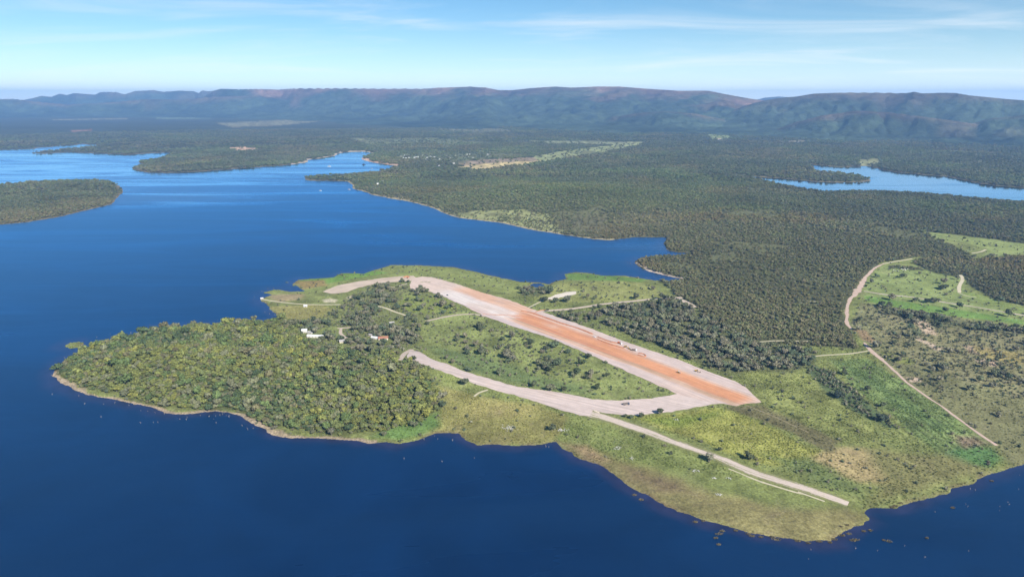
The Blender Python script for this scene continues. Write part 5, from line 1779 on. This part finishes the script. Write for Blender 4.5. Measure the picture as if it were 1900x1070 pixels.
LANDMARKS = [((585, 623), 'the long white shed'), ((711, 629), 'the red-roofed house'), ((637, 634), 'the beige shed'), ((567, 569), 'the tiny white hut'),
             ((770, 660), 'the western head of the branch road'), ((1000, 735), 'the middle of the branch road'), ((1180, 755), 'the bend of the branch road'),
             ((1405, 745), 'the near runway end'), ((1292, 688), 'the lone grader'), ((1103, 626), 'the white pickup'), ((1170, 648), 'the row of machines'), ((990, 578), 'the side road junction'),
             ((1120, 565), 'the middle of the side road'), ((1255, 553), 'the far end of the side road'), ((1040, 548), 'the pale bare patch'), ((830, 545), 'the far runway end'),
             ((680, 524), 'the bare turning area'), ((1570, 585), 'the narrow part of the boundary road'), ((1590, 540), 'the widest part of the boundary road'), ((1620, 655), 'the fork of the boundary road'),
             ((1720, 735), 'the middle of the boundary road'), ((1845, 825), 'the lower end of the boundary road'), ((1720, 562), 'the flat-topped pasture tree'), ((1670, 502), 'the white cattle'),
             ((1760, 562), 'the pasture track'), ((1880, 640), 'the right picture edge'), ((1740, 645), 'the bare pale soil patches'), ((1575, 934), 'the end of the rutted track'), ((1330, 848), 'the middle of the rutted track'),
             ((1470, 897), 'the lower part of the rutted track'), ((110, 690), 'the headland tip'), ((300, 762), 'the southern beach'), ((480, 790), 'the beach corner'), ((330, 605), 'the north shore'), ((600, 812), 'the grassy cove'),
             ((810, 750), 'the eastern rim of the wood'), ((460, 690), 'the middle of the headland'), ((640, 720), 'the eastern rise of the headland'), ((200, 690), 'the western slope of the headland'), ((945, 793), 'the long white brush heap'),
             ((1042, 798), 'the bushy white brush heap'), ((1556, 738), 'the large bluish tree'), ((1635, 782), 'the lower bluish tree'), ((1440, 690), 'the lower corner of the runway wood'), ((1340, 650), 'the middle of the runway wood'),
             ((1580, 870), 'the dry tan patch'), ((1810, 850), 'the vivid green patch'), ((900, 650), 'the western meadow tree'), ((1069, 696), 'the broad meadow tree'), ((1257, 731), 'the sharp meadow corner'), ((486, 555), 'the path tip'), ((542, 527), 'the north-west inlet'), ((1180, 488), 'the wooded spit of the eastern bay'), ((1240, 452), 'the head of the eastern bay'),
             ((1619, 965), 'the sharp southern point'), ((1540, 1003), 'the southernmost shore'), ((1340, 985), 'the long southern shore'), ((1180, 915), 'the western end of the southern shore'), ((1760, 925), 'the right-hand shore'),
             ((1880, 870), 'the right picture edge shore'), ((830, 812), 'the little southern bay'), ((400, 765), 'the dent in the southern beach'), ((140, 640), 'the tiny weed bank'), ((215, 625), 'the north-western shore of the headland'), ((420, 597), 'the wooded north shore')]
LMX = np.array([place(*p)[:2] for p, _ in LANDMARKS])


def near_mark(x, y):
    return LANDMARKS[int(np.argmin((LMX[:, 0] - x) ** 2 + (LMX[:, 1] - y) ** 2))][1]


def tone(t):
    if t[1] > 0.165 and t[0] > 0.14: return 'yellow-green'
    if t.sum() < 0.19: return 'dark green'
    if t[2] > 0.07: return 'grey-green'
    if t[1] > t[0] * 1.3: return 'fresh green'
    return 'olive green'


def side(i):
    x, y = ux[i], uy[i]
    k = TK[i]
    sz = 'large' if TS[i][0] > 13.5 else ('small' if TS[i][0] < 9 else 'middling')
    head = sz + ' ' + tone(TT[i]) + ' tree '
    lm = near_mark(TP[i][0], TP[i][1])
    if k == 1: return head + 'in the headland wood near ' + lm, 'trees of the headland wood'
    if k == 2:
        if x < 950: return head + 'of the settlement near ' + lm, 'trees around the settlement'
        if x > 1560: return head + 'below the bright pasture near ' + lm, 'trees of the strip below the pasture'
        return head + 'in the runway wood near ' + lm, 'trees of the runway wood'
    if x > 1560 and y > 560: return head + 'on the olive land near ' + lm, 'scattered trees east of the boundary road'
    if x > 1560: return head + 'at the pasture near ' + lm, 'trees on the pastures'
    if 780 < x < 1260 and y > 590: return head + 'in the triangular meadow near ' + lm, 'trees of the triangular meadow'
    return head + 'on open grass near ' + lm, 'trees on the open grass'


for i in np.where(single)[0]:
    lab, grp = side(i)
    tree(*TP[i], TS[i][0], TS[i][2], TT[i], int(TV[i]), float(TR[i]), lab, grp)


def mass(sel, name, label):
    s = sel & ~single
    stuff_scatter(name, 'tree', TP[s], TS[s], TT[s], TV[s], TR[s], label, 'woodland')


rad = np.hypot(TP[:, 0], TP[:, 1])
isl = poly_sd(TP[:, 0], TP[:, 1], ISLAND) > -30
mass((TK == 1), 'headland_wood', 'mixed olive and yellow-green wood covering the near headland')
mass((TK == 2), 'runway_wood', 'grey-green broad-crowned trees around settlement and runway')
mass((TK == 3) & (rad < 2300), 'scattered_trees', 'small loose trees dotted over the near grassland')
mass(isl, 'island_wood', 'dark low wood covering the island at the left edge')
mass((TK == 0) & (rad < 2200) & ~isl, 'forest', 'dense dark grey-green forest right of the bay')
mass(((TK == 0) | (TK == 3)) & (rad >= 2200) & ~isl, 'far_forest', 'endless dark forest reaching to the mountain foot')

# ------------------------------------------------------------------ shrubs
rng = np.random.default_rng(77)
x, y = ring_points(700, 2300, 5.0, seed=20)
d = samp(SHRUB, x, y) * np.clip(1 + 0.9 * fbm(x, y, 40, 3, 111), 0.1, 2)
ok = (rng.random(len(x)) < d * 0.8) & (samp(SD, x, y) > 1)
x, y = x[ok], y[ok]; ok = clear_mask(x, y); x, y = x[ok], y[ok]
n = len(x)
w = rng.uniform(2.2, 5.4, n); h = w * rng.uniform(0.55, 0.85, n)
SPs = np.stack([x, y, samp(Z, x, y) - 0.1], -1); SSs = np.stack([w * 1.3, w * 1.3, h * 1.5], -1)
STs = PAL_WOOD[rng.integers(0, 5, n)] * rng.uniform(0.7, 1.25, (n, 1))
SVs = rng.integers(0, 4, n); SRs = rng.uniform(0, 6.28, n)
sx, sy, szc = project(SPs)
sscore = np.where((sx > 5) & (sx < 1895) & (sy < 1065), SSs[:, 0] / szc, 0)
pick = np.zeros(n, bool); pick[np.argsort(-sscore)[:280]] = True
for i in np.where(pick)[0]:
    o = link('shrub', SHRUBM[int(SVs[i])], M['leaf_o'])
    o.location = SPs[i]; o.rotation_euler = (0, 0, SRs[i]); o.scale = SSs[i]
    o.color = (*[float(c) for c in STs[i]], 1)
    X_, Y_ = sx[i], sy[i]
    lb = ('wide ' if SSs[i][0] > 6.4 else ('tiny ' if SSs[i][0] < 5.2 else 'low ')) + tone(STs[i]) + ' shrub near ' + near_mark(SPs[i][0], SPs[i][1])
    gp = 'shrubs of the near grassland'
    tag(o, lb, 'shrub', gp)
stuff_scatter('scrub', 'shrub', SPs[~pick], SSs[~pick], STs[~pick], SVs[~pick], SRs[~pick], 'small dark shrubs sprinkled over the near grassland', 'shrubs')

# tall grass
x, y = ring_points(700, 1350, 3.0, seed=30)
d = samp(TUFT, x, y) * np.clip(0.75 + 0.9 * fbm(x, y, 22, 3, 121), 0, 1.5)
ok = (rng.random(len(x)) < d) & (samp(SD, x, y) > 0.5)
x, y = x[ok], y[ok]; ok = clear_mask(x, y); x, y = x[ok], y[ok]
n = len(x)
w = rng.uniform(1.5, 3.0, n)
gc = samp(COLR, x, y) * rng.uniform(0.65, 1.35, (n, 1)) * np.array((0.92, 1.0, 0.9))
stuff_scatter('tall_grass', 'tuft', np.stack([x, y, samp(Z, x, y) - 0.05], -1), np.stack([w, w, rng.uniform(0.7, 1.7, n)], -1), gc, rng.integers(0, 3, n), rng.uniform(0, 6.28, n),
              'tall tussock grass waving over the near fields', 'grass')

# ------------------------------------------------------------------ drowned snags, reeds, stones
def snag_mesh(seed):
    rnd = random.Random(seed)
    bm = bmesh.new()
    lean = (rnd.uniform(-0.25, 0.25), rnd.uniform(-0.25, 0.25))
    bm_tube(bm, [(0, 0, -0.4), (lean[0] * 0.4, lean[1] * 0.4, 0.5), (lean[0], lean[1], 1.0)], [0.075, 0.055, 0.02], 5)
    for k in range(4):
        a = rnd.uniform(0, 6.28); z = rnd.uniform(0.25, 0.8)
        b = Vector((lean[0] * z * 0.9, lean[1] * z * 0.9, z)); e = b + Vector((math.cos(a) * rnd.uniform(0.3, 0.55), math.sin(a) * rnd.uniform(0.3, 0.55), rnd.uniform(0.1, 0.35)))
        bm_tube(bm, [b, b.lerp(e, 0.5) + Vector((0, 0, 0.05)), e], [0.04, 0.03, 0.012], 4)
    bmesh.ops.recalc_face_normals(bm, faces=bm.faces[:])
    me = bpy.data.meshes.new('snag'); bm.to_mesh(me); bm.free()
    return me


SNAG = [snag_mesh(k) for k in range(4)]


def on_water(px, py):
    x, y = flat(px, py)
    return float(x), float(y)


def snags(spots, label, group, s0=2.0, s1=3.6):
    for a, b in spots:
        x, y = on_water(a, b)
        o = link('dead_tree', SNAG[random.randrange(4)], M['deadwood'])
        s = random.uniform(s0, s1) * 0.8
        o.location = (x, y, max(0, float(samp(Z, x, y))) - 0.1); o.scale = (s, s, s * random.uniform(0.8, 1.2)); o.rotation_euler = (0, 0, random.uniform(0, 6.28))
        tag(o, label + ' near ' + near_mark(x, y), 'dead tree', group)


snags([(96, 697), (97, 732), (146, 735), (157, 750), (192, 750), (188, 774), (213, 748), (262, 762), (274, 763), (288, 766), (305, 768), (261, 785), (285, 784), (293, 784),
       (334, 778), (347, 775), (346, 779), (372, 771), (388, 773), (400, 772), (408, 771), (413, 769), (416, 766), (420, 771), (397, 778), (401, 785), (425, 774), (450, 790), (460, 797), (470, 795), (240, 752), (248, 750)],
      'bleached dead tree in the water', 'drowned trees off the headland')
snags([(120, 664), (180, 626), (205, 620), (215, 622), (243, 618), (278, 603), (300, 604), (343, 604), (404, 594), (412, 595), (431, 592), (152, 641)],
      'bleached dead tree in northern water', 'drowned trees on the north side of the headland')
snags([(472, 551), (470, 556), (486, 541), (497, 536), (508, 535), (535, 525), (540, 523), (492, 580), (500, 583), (506, 580), (510, 585), (633, 504)],
      'pale dead stump in the water', 'drowned stumps off the north-west tip')
snags([(1164, 487), (1170, 490), (1176, 478), (1160, 470), (1200, 516), (1206, 516), (1215, 515), (1240, 455), (1228, 452), (1064, 502)],
      'grey dead tree in the eastern bay', 'drowned trees of the eastern bay')
snags([(806, 809), (787, 816), (840, 818), (812, 815), (750, 851), (1013, 829), (1018, 830), (820, 857), (880, 850)], 'lone bleached stump in the southern bay', 'stumps in the southern bay')
snags([(1870, 932), (1872, 936), (1795, 940), (1792, 936), (1855, 940), (1854, 947), (1735, 950), (1678, 1013), (1628, 1022), (1716, 1034), (1587, 1018), (1500, 1037), (1797, 1022), (1800, 908), (1810, 910), (1892, 882), (1890, 908), (1505, 1020)],
      'pale snag poking from the water', 'snags off the right-hand shore', 1.6, 2.8)


def clump(px, py, wdt, mat, label, group, name='reed_clump', blades=60, hgt=1.2):
    x, y = on_water(px, py)
    rnd = random.Random(int(px * 7 + py))
    bm = bmesh.new()
    for k in range(blades):
        a = rnd.uniform(0, 6.283); r = wdt / 2 * math.sqrt(rnd.random())
        bx, by = math.cos(a) * r, math.sin(a) * r * 0.55
        b = rnd.uniform(0, 6.28); h = hgt * rnd.uniform(0.4, 1.1); w = rnd.uniform(0.15, 0.35)
        dx, dy = math.cos(b), math.sin(b)
        bm.faces.new([bm.verts.new(q) for q in ((bx - dy * w, by + dx * w, -0.2), (bx + dy * w, by - dx * w, -0.2), (bx + dx * 0.5 + dy * w * 0.6, by + dy * 0.5 - dx * w * 0.6, h * 0.75), (bx + dx * 0.9, by + dy * 0.9, h),
                                                (bx + dx * 0.5 - dy * w * 0.6, by + dy * 0.5 + dx * w * 0.6, h * 0.75))])
    me = bpy.data.meshes.new(name); bm.to_mesh(me); bm.free()
    o = link(name, me, mat); o.location = (x, y, max(0, float(samp(Z, x, y))))
    tag(o, label + ' near ' + near_mark(x, y), 'reeds', group)


reed_spots = [(1334, 990, 7), (1340, 985, 5), (1328, 998, 4), (1395, 994, 6), (1388, 990, 5), (1440, 1000, 9), (1290, 968, 5), (1305, 966, 4), (1333, 1010, 4), (1177, 918, 5), (1190, 927, 5), (1433, 996, 5),
              (1480, 1003, 6), (1520, 1004, 6), (1548, 1000, 6), (1562, 993, 6), (1575, 990, 5), (1583, 1002, 7), (1590, 1001, 5), (1603, 985, 5), (1615, 984, 4), (1650, 1004, 6), (1560, 978, 4), (1572, 975, 4),
              (1540, 1006, 4), (1500, 1007, 4), (1412, 996, 4), (1365, 984, 4), (1655, 941, 6), (1662, 939, 5), (1670, 934, 5), (1840, 892, 4), (1768, 942, 4), (1720, 998, 3), (1640, 1002, 3)]
for a, b, w in reed_spots:
    clump(a, b, w, M['reed'], 'tan reed clump in the dark shallows', 'reed clumps of the southern shore')
for a, b, w in [(130, 640, 8), (138, 637, 7), (146, 635, 6), (124, 643, 5), (152, 636, 5), (175, 636, 5)]:
    clump(a, b, w, M['reed_green'], 'green weed clump on the tiny bank', 'weeds on the tiny bank')
for a, b, w in [(492, 543, 6), (505, 541, 7), (515, 539, 6), (532, 524, 5), (545, 530, 6)]:
    clump(a, b, w, M['reed_green'], 'green reed clump in the water', 'reeds off the north-west tip')


for a, b, w in [(783, 527, 10), (790, 526, 9), (796, 527, 8)]:
    clump(a, b, w, M['reed_green'], 'patch of rough grass left standing', 'grass left on the far runway end', name='grass_clump')


def brush_pile(px, py, n, spread, label):
    """heap of bleached limbs"""
    x, y, z = place(px, py)
    rnd = random.Random(int(px))
    t = empty('brush_pile', (x, y, z))
    for k in range(n * 2):
        bm = bmesh.new()
        a = rnd.uniform(0, 6.28); L_ = rnd.uniform(1.2, 3.0)
        cx, cy = rnd.gauss(0, spread), rnd.gauss(0, spread * 0.6)
        p = [(cx + math.cos(a) * L_ * f, cy + math.sin(a) * L_ * f, 0.3 + 1.0 * f + rnd.uniform(0, 0.5)) for f in (-0.5, 0, 0.5)]
        bm_tube(bm, p, [0.16, 0.2, 0.08], 5)
        e = Vector(p[1]); bm_tube(bm, [e, e + Vector((math.cos(a + 1) * 1.4, math.sin(a + 1) * 1.4, 0.8))], [0.12, 0.05], 4)
        done('limb', bm, M['rock'], t)
    tag(t, label, 'brush pile', 'bleached brush piles on the southern slope')


brush_pile(942, 793, 8, 5, 'long white heap of bleached branches near the small southern bay')
brush_pile(950, 796, 7, 4, 'white bleached branches trailing right of the long white heap')
brush_pile(1042, 798, 11, 3.4, 'bushy white heap of bleached branches below the branch road')
brush_pile(1146, 831, 8, 3, 'pale brush heap halfway down the southern slope')
brush_pile(1172, 850, 4, 1.4, 'small white brush heap below the pale one on the slope')
brush_pile(1290, 873, 6, 2.6, 'dull pale brush heap in the olive grass near the track')
brush_pile(1326, 887, 3, 1.2, 'tiny white heap, left of two under the rutted track')
brush_pile(1352, 887, 3, 1.2, 'tiny white heap, right of two under the rutted track')
brush_pile(1333, 918, 5, 2, 'flat pale heap low on the southern slope')
brush_pile(1255, 779, 4, 1.8, 'pinkish pale heap in the yellow grass below the branch road')

# ------------------------------------------------------------------ air
def build_haze():
    bm = bmesh.new()
    bm_box(bm, (0, 5800, HAZE_TOP / 2 - 2), (46000, 41200, HAZE_TOP + 4))
    m = bpy.data.materials.new('haze')
    m.use_nodes = True
    nt = m.node_tree
    nt.nodes.clear()
    out = nt.nodes.new('ShaderNodeOutputMaterial')
    v = nt.nodes.new('ShaderNodeVolumePrincipled')
    v.inputs['Color'].default_value = (0.30, 0.56, 1.0, 1)
    v.inputs['Density'].default_value = HAZE_DENSITY
    v.inputs['Anisotropy'].default_value = 0.1
    nt.links.new(v.outputs[0], out.inputs['Volume'])
    o = done('haze', bm, m)
    tag(o, 'thin blue air haze over lake and plain', kind='stuff')


HAZE_DENSITY = 4.6e-5
HAZE_TOP = max([v.co.z for v in bpy.data.objects['mountains'].data.vertices]) + 25
print('HAZE_TOP', HAZE_TOP)
build_haze()
